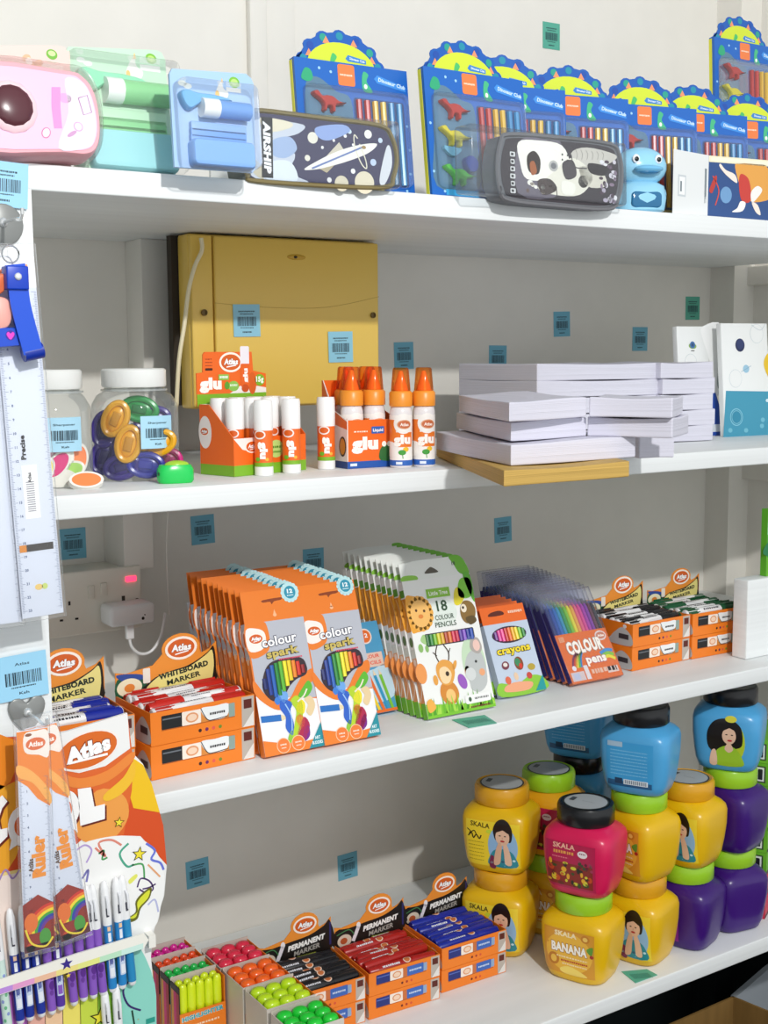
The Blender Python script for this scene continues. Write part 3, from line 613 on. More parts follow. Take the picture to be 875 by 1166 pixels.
# left white end turned to us, picture front on its right
a0, a1 = atZ(766, 243, Z1T), atZ(806, 248, Z1T); e = (atZ(880, 252, Z1T)-a1); hh = atY(805, 177, a1.y).z-Z1T
t.matrix_world = Matrix.Translation((a0.x, a0.y, Z1T+.0004)); c0 = Vector(); c1 = a1-a0; c1.z = 0; e.z = 0; c2 = c1+e.normalized()*.16; c3 = c0+e.normalized()*.17+Vector((.0, .05, 0))
mb = MB(); ring = [c0, c1, c2, Vector((c2.x, c2.y+.02, 0)), Vector((c0.x+.02, c0.y+.018, 0))]
mb.prism(ring, [v+Vector((0, 0, hh)) for v in ring], M('E9ECEC', .4)); en = c1.normalized(); a = Art(mb, c0, en, (0, 0, 1), (en.y, -en.x, 0)); L = c1.length*1000
a.rect(L*.14, hh*1000*.28, L*.36, hh*1000*.62, 'CBD2D6', 0); a.rect(L*.17, hh*1000*.31, L*.33, hh*1000*.59, 'F4F6F6', 1); a.rect(L*.2, hh*1000*.36, L*.24, hh*1000*.52, '6C7B84', 2)
a.dashes(L*.92, hh*500, 5, 50, '6C7B84', 0, 4); part('carton', mb, t)
u = e.normalized(); mb = MB(); a = Art(mb, c1, u, (0, 0, 1), (u.y, -u.x, 0)); H = hh*1000
a.rect(0, 0, 160, H, '2B4E86', 0); a.rect(0, H-9, 160, H, 'EDE7C8', 1); a.blob([(50, H-14), (60, H-8), (110, H-8), (130, 40), (90, 26), (66, 40)], 'E3A24A', 1); a.ell(34, 34, 11, 12, '6E9BC8', 1)
a.blob([(58, 56), (62, 66), (76, 60), (82, 42), (80, 26), (66, 26), (60, 38)], 'C83E35', 2); a.blob([(50, 64), (32, 70), (22, 78), (20, 74), (34, 62), (54, 52)], 'EFE3D8', 3); a.blob([(82, 40), (94, 50), (104, 44), (92, 30), (84, 26)], 'F0EDE8', 3)
a.blob([(62, 26), (56, 16), (46, 10), (66, 12), (72, 24)], 'F4F1EC', 3); a.blob([(84, 26), (92, 12), (102, 8), (96, 22)], 'EFE3D8', 3); a.curve([(8, 60), (20, 40), (14, 18)], 2, 'D14A3C', 2); a.blob([(2, 40), (12, 60), (16, 56), (8, 36)], 'B83A34', 2)
a.rect(4, H-7, 150, H-2, 'F5F0D8', 2); part('picture_panel', mb, t)
# ================================================================ SECOND SHELF
VD = (atZ(430, 540, Z2T)-CP); VD.z = 0
def away(p, r):      # centre of a round thing whose nearest base point is p
    d = Vector((p.x-CP.x, p.y-CP.y, 0)).normalized(); return Vector((p.x+d.x*r, p.y+d.y*r, p.z))
# ---- clear jars
def clear_jar(lab, bp, r, h, lr):
    c = away(atZ(*bp, Z2T+.0004), r); t = thing('clear_plastic_jar', lab, 'jar', Matrix.Translation(c), 'clear plastic jars on the second shelf')
    mb = MB(); mb.lathe([(r*.9, 0), (r, .005), (r, h*.62), (r*.98, h*.68), (r*.86, h*.76), (lr*.96, h*.80), (lr*.93, h*.86)], clear('FBFDFD', 'clear', .06), seg=36); part('body', mb, t)
    mb = MB(); mb.lathe([(lr*1.0, h*.835), (lr*1.03, h*.85), (lr*1.03, h*.985), (lr*.97, h), (0, h)], M('ECEDEA', .35), seg=36); mb.lathe([(lr*1.06, h*.80), (lr*1.06, h*.815), (lr*.9, h*.82)], clear('F4F8F8', 'tint', .1), seg=36); part('screw_lid', mb, t)
    return c
j1 = clear_jar('clear jar of small erasers standing nearer the hanging rulers, white lid', (60, 557), .046, .131, .036)
j2 = clear_jar('clear jar filled with purple and yellow sharpeners, left of the glue sticks', (156, 549), .0515, .131, .037)
def sharpener(lab, c, T, g='sharpeners inside the clear jar'):
    mb = MB(); col = M(c, .28)
    ring = [(.0195*math.cos(a), .0125*math.sin(a)) for a in [2*PI*k/24 for k in range(24)]]
    mb.tube([(x, -.004, z) for x, z in ring]+[(ring[0][0], -.004, ring[0][1]), (ring[1][0], -.004, ring[1][1])], .0038, col, 8)
    mb.ball((0, .002, 0), .019, col, 18, (1.02, .42, .66)); 
    t = thing('pencil_sharpener', lab, 'sharpener', T, g); part('shell', mb, t)
    mb = MB(); mb.box(-.009, .008, -.0068, -.002, -.005, .005, M({'E9A91C': 'C88A10', '3B2A86': '241A60', '1F9A4A': '14783A', 'C9207E': '8E1458', '25C45A': '9CCF3A'}.get(c, c), .3), bev=.0015); part('blade_holder', mb, t); return t
SP = [('E9A91C', -.018, -.030, .073, 65, 'yellow sharpener, uppermost one in the clear jar'), ('E9A91C', -.003, -.038, .044, 75, 'yellow sharpener leaning at the front middle of the jar'), ('E9A91C', .030, -.030, .044, 20, 'yellow sharpener behind the lower edge of the jar price label'),
      ('3B2A86', -.033, -.018, .060, 80, 'purple sharpener against the left wall of the jar, upper one'), ('3B2A86', -.035, -.018, .028, 70, 'purple sharpener against the left wall of the jar, lower one'), ('3B2A86', -.012, -.032, .017, 15, 'purple sharpener on the bottom of the jar, middle one'),
      ('2B2F9A', .016, -.034, .019, -5, 'blue sharpener on the bottom of the jar at the right'), ('1F9A4A', .008, -.012, .083, -10, 'green sharpener at the top of the pile in the jar'), ('3B2A86', .022, -.008, .071, 10, 'purple sharpener behind the upper edge of the jar price label'),
      ('C9207E', .012, -.012, .045, 30, 'magenta sharpener in the middle of the jar pile'), ('C9207E', .033, .002, .022, 0, 'magenta sharpener low at the right of the jar'), ('3B2A86', -.010, .012, .045, 45, 'purple sharpener deep in the centre of the jar')]
for c, x, y, z, a, lab in SP: sharpener(lab, c, TR(j2.x, j2.y, j2.z, R(-30)) @ Matrix.Translation((x, y, z)) @ Matrix.Rotation(R(-a), 4, 'Y'))
# erasers
def eraser(lab, col, T, g='oval erasers in the clear jar'):
    mb = MB(); P = [(.019*math.cos(2*PI*k/24), .0105*math.sin(2*PI*k/24)) for k in range(24)]
    mb.prism([Vector((x, .004, z)) for x, z in P], [Vector((x, -.004, z)) for x, z in P], M('F1EEE6', .5), True)
    a = Art(mb, (0, -.004, 0)); a.ell(0, 0, 16, 8.4, col, 0); solo('oval_eraser', mb, lab, 'eraser', T, g)
EP = [('FF8A4A', .028, -.022, .030, 80, 'orange oval eraser against the right wall of the jar'), ('E0207A', .004, -.035, .026, 50, 'magenta oval eraser, front of the jar'), ('F3EFE6', .012, -.030, .034, 85, 'white oval eraser beside the orange one in the jar'),
      ('F2E04A', -.012, -.036, .018, 60, 'yellow oval eraser low in the jar'), ('F3EFE6', .006, -.034, .011, 0, 'white oval eraser flat on the jar bottom'), ('F2A0B8', -.010, -.030, .036, 20, 'pale pink oval eraser at the top of the eraser pile'), ('A8D860', .016, -.030, .018, 20, 'green oval eraser in the jar'), ('E0207A', -.02, -.02, .03, 90, 'magenta oval eraser behind the hanging rulers in the jar')]
for c, x, y, z, a, lab in EP: eraser(lab, c, TR(j1.x, j1.y, j1.z, R(-15)) @ Matrix.Translation((x, y, z)) @ Matrix.Rotation(R(-a), 4, 'Y'))
p = atZ(100, 557, Z2T); eraser('orange oval eraser lying outside on the shelf in front of the jars', 'FF8A4A', TR(p.x, p.y+.004, Z2T+.0085, R(-14), R(35)), None)
p = atZ(203, 551, Z2T); T = TR(p.x+.003, p.y+.014, Z2T+.0002, R(-12)); t = thing('pencil_sharpener', 'bright green wedge sharpener outside on the shelf right of the jar', 'sharpener', T)
mb = MB(); mb.loft([(0, .019, .011, 3), (.003, .021, .013, 3), (.016, .021, .013, 3), (.021, .018, .011, 2.6)], M('22C95A', .25), 28); part('shell', mb, t)
mb = MB(); mb.ball((.002, 0, .0205), .014, M('A7D23C', .25), 16, (1.05, .6, .38)); part('lid', mb, t, 'lime green lid')
mb = MB(); mb.ball((-.0195, -.004, .011), .0035, M('0F5A2C', .4), 12, (.5, 1, 1)); part('pencil_hole', mb, t)
# labels on jars
for (px, py), lab, c, r in (((74, 495), 'blue barcode label on the eraser jar, partly behind the rulers', j1, .046), ((180, 492), 'blue barcode label on the jar of purple and yellow sharpeners', j2, .0515)):
    d = ray(px, py); A = d.x*d.x+d.y*d.y; ox, oy = CP.x-c.x, CP.y-c.y; B = d.x*ox+d.y*oy; rr = r+.0012; D = B*B-A*(ox*ox+oy*oy-rr*rr); tt = (-B-math.sqrt(max(D, 0)))/A; p = CP+d*tt
    an = math.atan2(p.y-c.y, p.x-c.x)
    mb0 = tag_mb('A9D6EC', 42, 38, name='Sharpener', price='Ksh')
    for i, v in enumerate(mb0.v):      # wrap round the jar
        x, y, z = v; th = an+x/rr; q = rr-y; mb0.v[i] = (c.x+q*math.cos(th)-p.x, c.y+q*math.sin(th)-p.y, z)
    # subdivide backing so that it follows the curve
    mb1 = MB(); n = 12; vs = []; 
    for k in range(n+1):
        th = an+(-.021+.042*k/n)/rr
        for zz in (-.019, .019): vs.append((c.x+(rr+.0002)*math.cos(th)-p.x, c.y+(rr+.0002)*math.sin(th)-p.y, zz))
    mb1.add(vs, [(2*k, 2*k+2, 2*k+3, 2*k+1) for k in range(n)], M('A9D6EC', .5), True)
    o = len(mb1.v); mb1.v += mb0.v[8:]
    for f_, m_ in zip(mb0.f[6:], mb0.m[6:]): mb1.f.append(tuple(i-8+o for i in f_)); mb1.m.append(mb1.mi(mb0.mats[m_])); mb1.sm.append(False)
    for i in range(o, len(mb1.v)):
        x, y, z = mb1.v[i]; th = math.atan2(y+p.y-c.y, x+p.x-c.x); mb1.v[i] = (c.x+(rr+.0006)*math.cos(th)-p.x, c.y+(rr+.0006)*math.sin(th)-p.y, z)
    solo('price_label', mb1, lab, 'price label', Matrix.Translation(p))
# ---- glue stick display
ORG, GRN = 'EE6A1E', '7DB52A'
p0 = atZ(267, 543, Z2T+.0004); p1 = atZ(385, 531, Z2T+.0004); pl = atZ(229, 537, Z2T+.0004)
yw = math.atan2(p1.y-p0.y, p1.x-p0.x); W = .122; f = Fr(p0, yw); Dp = .062
t = thing('glue_stick_display', 'orange and green cardboard display box of glue sticks with a raised header', 'display box', f.T)
om = M(ORG, .4); gm = M(GRN, .4); wm = M('F1F0EC', .45); Hb, Hf = .086, .046
mb = MB()
for x in (0, W-.0012):      # slanted side walls
    q = [(0, 0), (Dp, 0), (Dp, Hb), (Dp*.72, Hb), (0, Hf)]
    mb.prism([Vector((x, y, z)) for y, z in q], [Vector((x+.0012, y, z)) for y, z in q], om)
mb.box(.0012, W-.0012, 0, .0012, 0, Hf, om); mb.box(.0012, W-.0012, Dp-.0012, Dp, 0, Hb, wm); mb.box(.0012, W-.0012, .0012, Dp-.0012, 0, .001, wm)
a = Art(mb); a.rect(0, 0, W*1000, 13, GRN, 0); a.poly([(0, Hf*1000-.3), (40, Hf*1000-.3), (40, 26), (14, 32)], 'F3EBE6', 0); a.atlas(30, 35, 24, 1); a.ell(70, 30, 13, 11, 'B8DC7A', 1); a.dashes(70, 32, 16, 3, '4E8A1C', 2, 5); a.dashes(70, 26, 14, 2.5, '4E8A1C', 2, 5)
b = Art(mb, (0, Dp, 0), (0, -1, 0), (0, 0, 1), (-1, 0, 0)); b.rect(0, 0, Dp*1000, 13, GRN, 0); b.ell(10, 52, 12, 20, 'F3EBE6', 0); b.atlas(9, 53, 17, 1, rot=0)
part('tray', mb, t)
mb = MB(); y = Dp; Hw = W*1000; pts = [(-2, 84), (-2, 124), (8, 125), (9, 147), (12, 150), (90, 150), (92, 126), (Hw-8, 122), (Hw-8, 84)]
mb.relief(pts, .0014, om, -y-.0028); a = Art(mb, (0, y+.0014, 0)); a.rect(-2, 84, Hw-8, 98, GRN, 0); a.poly([(52, 98), (75, 110), (Hw-8, 104), (Hw-8, 98)], 'F3EBE6', 0)
a.text('glu', 20, 111, 15, 'FFF8F0', 2, w=36, bold=.07); a.rect(33, 115, 50, 122, '8CC152', 4, r=1); a.dashes(41.5, 118.5, 13, 3, 'F4F9EE', 5, 4); a.ell(58, 107, 9, 6.5, '8CC152', 1); a.dashes(58, 108, 12, 3, 'E9F6DC', 2, 4); a.ell(47, 108, 4, 5, '5DA02E', 2)
a.atlas(54, 137, 38, 1); a.dashes(18, 141, 11, 1.2, '8A2F14', 0, 3); a.dashes(18, 137, 11, 1.2, '8A2F14', 0, 3); a.dashes(18, 133, 11, 1.2, '8A2F14', 0, 3); a.rect(12, 127, 24, 130, '3A1A10', 0, r=1)
a.text('15g', 103, 115, 7, 'F8FFF0', 2, w=13, bold=.05); a.ell(103, 114, 8.5, 7.5, GRN, 1); a.dashes(50, 91, 26, 3, 'F4F9EE', 1, 6)
a.rect(70, 134, 85, 157, 'F0EAF0', 2, r=2); a.rect(70, 106, 85, 135, 'E8641C', 3, r=2); a.text('glu', 78, 120, 8, 'FFF8F0', 4, w=18, rot=PI/2, bold=.06); a.ell(77.5, 104, 6, 5, 'C94E14', 4); a.ell(90, 110, 7, 14, 'D9601A', 1)
part('header_card', mb, t)
def glue_stick():
    mb = MB(); r = .0115; mb.lathe([(r*.97, 0), (r, .001), (r, .011)], M('F3F4F2', .3), seg=24); mb.lathe([(r*.985, .011), (r*.985, .059)], om, seg=24); mb.lathe([(r*1.0, .055), (r*1.02, .056), (r*1.02, .088), (r*.93, .092), (0, .092)], M('F6F6F4', .3), seg=24)
    wp = lambda u, v, n: Vector(((r*.985+n)*math.sin(u/1000/r), -(r*.985+n)*math.cos(u/1000/r), v/1000))
    a = Art(mb, warp=wp); a.rect(-34, 11, 34, 16, GRN, 0); a.text('glu', 2, 31, 9, 'FFF8F0', 6, w=21, rot=-PI/2, bold=.07); a.ell(-3, 50, 7.5, 5.5, 'F3EBE6', 1); a.ell(-3, 50, 5.8, 3.8, 'D9601A', 2); a.ell(-6, 20, 3.4, 2.6, '6CB52A', 1); a.ell(6, 20, 2.4, 2, 'E9B13A', 1)
    return mb
gs = solo('glue_stick', glue_stick(), 'white capped orange glue stick standing outside its display, leftmost of three', 'glue stick', Matrix.Identity(4), 'glue sticks in front of the display')
first = True
for k, (x, y, lab) in enumerate(((.0352-.000, -.0135, None), (.071, -.0135, 'white capped orange glue stick standing outside its display, middle of three'), (.1145, -.0135, 'white capped orange glue stick standing outside its display, rightmost of three'))):
    px_, py_ = ((301, 542), (332.5, 539), (372, 534.5))[k]; c = away(atZ(px_, py_, Z2T+.0003), .0116)
    T = TR(c.x, c.y, Z2T+.0003, R(-38+k*4)); o = gs if k == 0 else dup(gs, T, lab)
    if k == 0: gs.matrix_world = T
k = 0
for j, y in enumerate((.016, .045)):
    for i in range(4):
        T = f.T @ TR(.016+i*.0295, y*.95, .0015, R(-40+17*((i*3+j*5) % 4)))
        dup(gs, T, 'orange glue stick with white cap standing inside the open display box', 'glue sticks inside the display box')
# ---- liquid glue box and bottles
p0 = atZ(396, 534, Z2T+.0004); p1 = atZ(452, 530.5, Z2T+.0004); yw = math.atan2(p1.y-p0.y, p1.x-p0.x); yw = max(min(yw, R(-2)), R(-14)); f = Fr(p0, yw); W, Dp, Hf, Hb = .075, .066, .062, .112
t = thing('liquid_glue_display', 'orange display box lettered glu with a blue base holding orange capped bottles', 'display box', f.T)
mb = MB()
for x, m_ in ((0, M('EDE3DC', .4)), (W-.0012, om)):
    q = [(0, 0), (Dp, 0), (Dp, Hb), (Dp*.96, Hb), (Dp*.55, Hf+.012), (0, Hf)]
    mb.prism([Vector((x, y, z)) for y, z in q], [Vector((x+.0012, y, z)) for y, z in q], m_)
mb.box(.0012, W-.0012, 0, .0012, 0, Hf, om); mb.box(.0012, W-.0012, Dp-.0012, Dp, 0, Hb, om); mb.box(.0012, W-.0012, .0012, Dp-.0012, 0, .001, wm)
a = Art(mb); a.rect(0, 0, W*1000, 9, '2456A8', 0); a.rect(4, 3, 14, 6.5, 'DDE8F6', 1); a.text('glu', 26, 32, 17, 'FFF4EC', 2, w=40, bold=.07); a.dashes(20, 47, 20, 2, 'FFE3CC', 1, 5)
a.rect(36, 44, 55, 53, '2F62B4', 4, r=1); a.text('Liquid', 45.5, 48.5, 4, 'FFFFFF', 5, w=15, bold=.03); a.blob([(50, 9), (48, 20), (54, 28), (64, 28), (72, 24), (74, 9)], '2F6A34', 1); a.ell(55, 30, 3.4, 3.6, 'F1F4EA', 2); a.ell(63, 30, 3.4, 3.6, 'F1F4EA', 2)
b = Art(mb, (0, Dp, 0), (0, -1, 0), (0, 0, 1), (-1, 0, 0)); b.rect(0, 0, Dp*1000, 9, '1B3C7C', 0); b.poly([(0, 60), (0, 112), (3, 112), (24, 76), (66, 60), (66, 50), (30, 56)], 'E0661E', 0); b.ell(54, 28, 9, 13, '3A2818', 1); b.ell(54, 28, 7, 10.5, 'C98A2A', 2); part('tray', mb, t)
def glue_bottle():
    r = .0145; t = thing('glue_bottle', '', 'glue bottle', Matrix.Identity(4), 'orange capped liquid glue bottles')
    mb = MB(); mb.lathe([(r*.93, 0), (r, .002), (r, .072), (r*.9, .078), (r*.7, .080)], M('E8E2E2', .25), seg=28)
    wp = lambda u, v, n: Vector(((r+n)*math.sin(u/1000/r), -(r+n)*math.cos(u/1000/r), v/1000)); a = Art(mb, warp=wp)
    a.rect(-40, 3, 40, 68, 'F5EFE9', 0); a.rect(-40, 3, 40, 10, '2B63B8', 1); a.rect(-4, 4.5, 4, 8, 'E6EEF8', 2)
    a.rect(-20, 27, 19, 46, 'EE7A22', 1); a.rect(-20, 46, -4, 62, 'EE7A22', 1); a.ell(6, 57, 13, 13, 'F5EFE9', 2); a.ell(-14, 24, 14, 10, 'F5EFE9', 2); a.text('glu', 4, 37, 12, 'FFF6EE', 7, w=22, bold=.07); a.ell(7, 56, 9.5, 6, 'E2A67E', 3); a.ell(7, 56, 8, 4.8, 'C9683A', 4); a.text('Atlas', 7, 56, 4, 'FFF0E4', 5, w=11)
    a.ell(4, 20, 5, 3.4, '3F9A36', 2); a.ell(9, 24, 4, 3, 'F0C030', 1); a.line([(4, 20), (5, 12)], 1, '3F9A36', 2); part('bottle_body', mb, t)
    mb = MB(); mb.lathe([(r*1.02, .079), (r*1.04, .081), (r*1.04, .096), (r*.9, .0985), (r*.8, .099)], M('F2962E', .35), seg=28); mb.lathe([(r*.7, .098), (r*.6, .105), (r*.3, .118), (r*.18, .124), (0, .1245)], M('F7A648', .35), seg=20); part('collar', mb, t)
    mb = MB(); mb.lathe([(r*.88, .099), (r*.72, .1265), (r*.62, .1285), (0, .1287)], clear('FFC27A', 'film', .12), seg=24); part('nozzle_cap', mb, t, 'translucent orange cap'); return t
gb = glue_bottle()
OUT = [((457, 533), 'orange capped glue bottle standing outside its box, the left of the two', -44), ((483, 532), 'orange capped glue bottle standing outside its box, the right of the two', -40)]
for k, (q, lab, an) in enumerate(OUT):
    c = away(atZ(*q, Z2T+.0003), .0147); T = TR(c.x, c.y, Z2T+.0003, R(an))
    if k == 0: gb.matrix_world = T; gb['label'] = lab
    else: dup(gb, T, lab)
for i, (x, y) in enumerate([(.0165, .0165), (.050, .0165), (.026, .048), (.058, .048)]):
    dup(gb, f.T @ TR(x, y, .0014, R(-30)), 'orange capped glue bottle standing inside the glue display box', 'glue bottles inside their box')
# ---- paper bundles
pm = M('DCDBE8', .6, 0, .3, 'paper'); mm = M('D2AC5C', .6, 0, .3, 'manila')
def slab(name, lab, bl, fl, fr, z0, h, mat, cat='paper bundle', g='white paper bundles', lift=0, Df=None):
    A = atZ(*fl, z0); B = atZ(*fr, z0); Cc = atZ(*bl, z0) if bl else None
    e = B-A; n = Vector((-e.y, e.x, 0)).normalized(); dv = (Cc-A) if Cc is not None else n*(Df or .2)
    if Df: dv = dv.normalized()*Df
    mb = MB(); bm = bmesh.new(); ns, nd = 10, 8; rr = random.Random(int(A.x*1e4)); lay = []
    for zz in (0, h):
        g_ = []
        for j in range(nd+1):
            for i in range(ns+1):
                s_, d_ = i/ns, j/nd; w_ = .0012*math.sin(s_*5+zz*80+A.x*30)+.0008*math.cos(d_*6)
                cx = .003*math.sin(PI*s_)*(-1 if j == 0 else 1 if j == nd else 0)
                p = e*s_+dv*d_-n*cx*.4; g_.append(bm.verts.new((p.x, p.y, zz+(w_ if zz else w_*.3)+lift*d_*0+lift*(1-d_)*0)))
        lay.append(g_)
    W1 = ns+1
    for j in range(nd):
        for i in range(ns):
            k = j*W1+i; bm.faces.new((lay[1][k], lay[1][k+1], lay[1][k+W1+1], lay[1][k+W1])); bm.faces.new((lay[0][k], lay[0][k+W1], lay[0][k+W1+1], lay[0][k+1]))
    rim = [i for i in range(ns)]+[j*W1+ns for j in range(nd)]+[nd*W1+i for i in range(ns, 0, -1)]+[j*W1 for j in range(nd, 0, -1)]
    for a_, b_ in zip(rim, rim[1:]+rim[:1]): bm.faces.new((lay[0][a_], lay[0][b_], lay[1][b_], lay[1][a_]))
    bmesh.ops.recalc_face_normals(bm, faces=bm.faces[:])
    me = bpy.data.meshes.new(name); bm.to_mesh(me); bm.free(); me.materials.append(mat)
    o = bpy.data.objects.new(name, me); link(o); o.matrix_world = Matrix.Translation(A); o['label'] = lab; o['category'] = cat
    if g: o['group'] = g
    md = o.modifiers.new('edge', 'BEVEL'); md.width = .0015; md.segments = 2; md.limit_method = 'ANGLE'; md.angle_limit = R(50)
    return o
z = Z2T+.0006; h0 = .017
slab('manila_envelope_bundle', 'thick bundle of brown manila envelopes overhanging the second shelf under white paper', (497, 520), (574, 555), (717, 543), z-.0, h0, mm, 'envelope bundle', None)
z1 = z+h0+.001; hh = .0225
B_ = 'white paper bundle '
slab('paper_bundle', B_+'at the front bottom, resting directly on the manila envelopes', (497, 512), (582, 531), (724, 521), z1, hh+.002, pm)
z2 = z1+hh+.0035
slab('paper_bundle', B_+'second from the bottom at the front left', (520, 488), (582, 503), (668, 497), z2, hh, pm)
slab('paper_bundle', B_+'third from the bottom at the front left, the top one there', (523, 469), (580, 481), (668, 475), z2+hh+.002, hh, pm)
slab('paper_bundle', B_+'second from the bottom, just right of centre', None, (669, 497), (766, 499), z2, hh, pm, Df=.10)
slab('paper_bundle', B_+'on top of the stack just right of centre', None, (671, 475), (766, 476), z2+hh+.002, hh, pm, Df=.10)
slab('paper_bundle', B_+'lowest one at the right, its corner beyond the manila envelopes', None, (728, 522), (768, 521), z1-.012, hh+.008, pm, Df=.12)
zt = z+.0
for k in range(5):
    yb = 506-k*19.3; hs = .0245
    zk = Z2T+.001+k*(hs+.0012)
    A = atY(757, 300, .16).x; Bx = atY(812, 300, .16).x
    names = ['lowest of the rightmost stack', 'second from the bottom of the rightmost stack', 'in the middle of the rightmost stack', 'fourth up in the rightmost stack', 'topmost of the rightmost stack']
    q0 = Vector((A, .16, zk)); dx = ((0, .004, -.002, .002, -.003)[k])
    f_ = Fr(q0); pa = q0; 
    mbp = None
    def inv(P):   # pixel of a world point
        d = P-CP; w_ = d.dot(CF); return (437.5+FPX*d.dot(CR)/w_, 583-FPX*d.dot(CU)/w_)
    slab('paper_bundle', B_+names[k], None, inv(Vector((A+dx, .16, zk))), inv(Vector((Bx+dx, .15, zk))), zk, hs, pm, Df=.21)
for k in range(5):
    hs = .0245; zk = Z2T+.001+k*(hs+.0012); A = atY(613, 300, .175).x; Bx = atY(755, 300, .175).x
    if k < 3: nm = ['lowest', 'second from the bottom', 'third up'][k]+' of the rear stack behind the front bundles'
    else: nm = ['second from the top', 'topmost'][k-3]+' of the rear middle stack'
    slab('paper_bundle', B_+nm, None, inv(Vector((A, .175, zk))), inv(Vector((Bx-.003, .172, zk))), zk, hs, pm, Df=.2)
# ---- space notebooks
def book(lab, bl, W, H, D, yaw, lean, fn, name='notebook', cat='notebook', Y=None):
    o = atY(*bl, Y); o.z = Z2T+.0008; f = Fr(o, yaw, lean); t = thing(name, lab, cat, f.T, 'space themed notebooks'); mb = MB(); mb.box(0, W, 0, D, 0, H, M('EDEFEE', .35), bev=.0015); a = Art(mb, (0, 0, 0)); fn(a, f); part('cover', mb, t); return t, f
def sp1(a, f):
    X = f.px; u, v = X(789, 394); a.ell(u, v, 9, 5, '8DB05A', 0, rot=-.1); a.ell(u, v+2, 6, 6, '3E6FA8', 1); a.ell(u, v+2, 3, 3, '2B4C7A', 2); a.rect(u-4, v-9, u+4, v-7.5, '4A4A4A', 1)
    for r_ in (14, 13): a.ell(*X(787, 412), r_, r_, 'D3DADC' if r_ == 14 else 'EDEFEE', 0 if r_ == 14 else 1)
    a.blob(f.pp((800, 372), (823, 372), (821, 440), (812, 452), (808, 410), (800, 385)), 'F5F6F5', 0); a.blob(f.pp((822, 392), (827, 395), (826, 440), (818, 442), (818, 424), (822, 408)), '2E5C5A', 2); a.blob(f.pp((820, 412), (826, 412), (824, 428), (819, 428)), '78B4B8', 3)
    a.poly(f.pp((811, 447), (815, 447), (822, 470), (823, 496), (808, 496)), '2450B0', 2); a.rect(*X(809, 492), *X(820, 483), 'E6EEF6', 3)
book('white space notebook with a small ringed planet emblem, left of the teal one', (776, 497), .073, .19, .012, R(-3), R(5), sp1, Y=.235)
def sp2(a, f):
    X = f.px; a.poly(f.pp((827, 445), (900, 446), (900, 500), (824, 498)), '3F97B4', 0)
    u, v = X(843, 393); a.ell(u, v, 11, 11.5, '1F2A55', 0); a.ell(u+1, v+2, 8.5, 8.5, '2A3768', 1); u, v = X(850, 420); a.ell(u, v, 7.5, 7, '9CC5DC', 0); a.line([(u-12, v-5), (u+12, v+5)], .8, '7FA6BE', 1)
    for (x, y), r_ in (((838, 431), 15), ((862, 380), 16)): a.ell(*X(x, y), r_, r_*1.05, 'CDD6DA', 0); a.ell(*X(x, y), r_-.8, r_*1.05-.8, 'EDEFEE', 1)
    a.blob(f.pp((874, 403), (885, 398), (885, 432), (876, 430), (870, 415)), 'E9C12A', 2); a.curve(f.pp((856, 370), (866, 376), (872, 368)), .8, 'B9C4CA', 2)
    for r_, c in ((15, '8CCADC'), (13.6, '3F97B4'), (11.5, '8CCADC'), (10.6, '2F8AA8')): a.ell(*X(839, 475), r_, r_, c, 1 if r_ > 14 else 2 if r_ > 12 else 3 if r_ > 11 else 4)
    for q in ((832, 490), (850, 490), (868, 485), (869, 478)): a.ell(*X(*q), 5, 4, '6FB9CE', 1)
    a.ell(*X(874, 456), 4, 3, 'CFE8F2', 3)
book('white and teal space notebook at the right edge, dark planet printed at the top', (826, 499), .11, .195, .012, R(-4), R(5), sp2, Y=.20)
# ================================================================ THIRD SHELF (marker boxes are shared with the fourth)
OR = 'F0801E'
def marker(kind, col, lab, T, grp):
    r = .0078 if kind == 'w' else .0072; L = .128 if kind == 'w' else .112
    t = thing('marker_pen', lab, 'marker pen', T, grp); rot = Matrix.Rotation(PI/2, 4, 'Y')
    bc = {'w': 'E9E9EA', 'p': col}[kind]
    mb = MB(); mb.lathe([(0, 0), (r*.8, .0008), (r, .003), (r, L*.66)], M(bc, .3), T=rot, seg=16)
    wp = lambda u, v, n: Vector((u/1000, -(r+n)*math.sin(v/1000/r), (r+n)*math.cos(v/1000/r)))
    a = Art(mb, warp=wp); x1 = L*1000
    if kind == 'w':
        a.rect(4, -9, x1*.24, 16, col, 0); a.blob([(x1*.2, -6), (x1*.36, -8), (x1*.6, 2), (x1*.62, 8), (x1*.4, 9), (x1*.22, 14)], 'F7F7F7', 1); a.dashes(x1*.45, 3, x1*.28, 3, '2B2B33', 3, 9); a.dashes(x1*.45, -2, x1*.2, 1.6, '77777F', 3, 9)
    else:
        a.rect(x1*.14, -7, x1*.50, 10, col, 0); a.dashes(x1*.33, 3, x1*.26, 3, 'E8EAF2', 1, 9); a.ell(x1*.57, 1, 6, 5, 'F3D9C4', 1); a.ell(x1*.57, 1, 4.6, 3.6, 'C9703A', 2)
    part('barrel', mb, t)
    mb = MB(); mb.lathe([(r*1.08, L*.64), (r*1.1, L*.65), (r*1.02, L*.97), (r*.85, L), (0, L)], M(col, .25), T=rot, seg=16); mb.box(L*.66, L*.93, -.0012, .0012, r, r+.0025, M(col, .25)) if kind == 'w' else 0
    part('cap', mb, t); return t
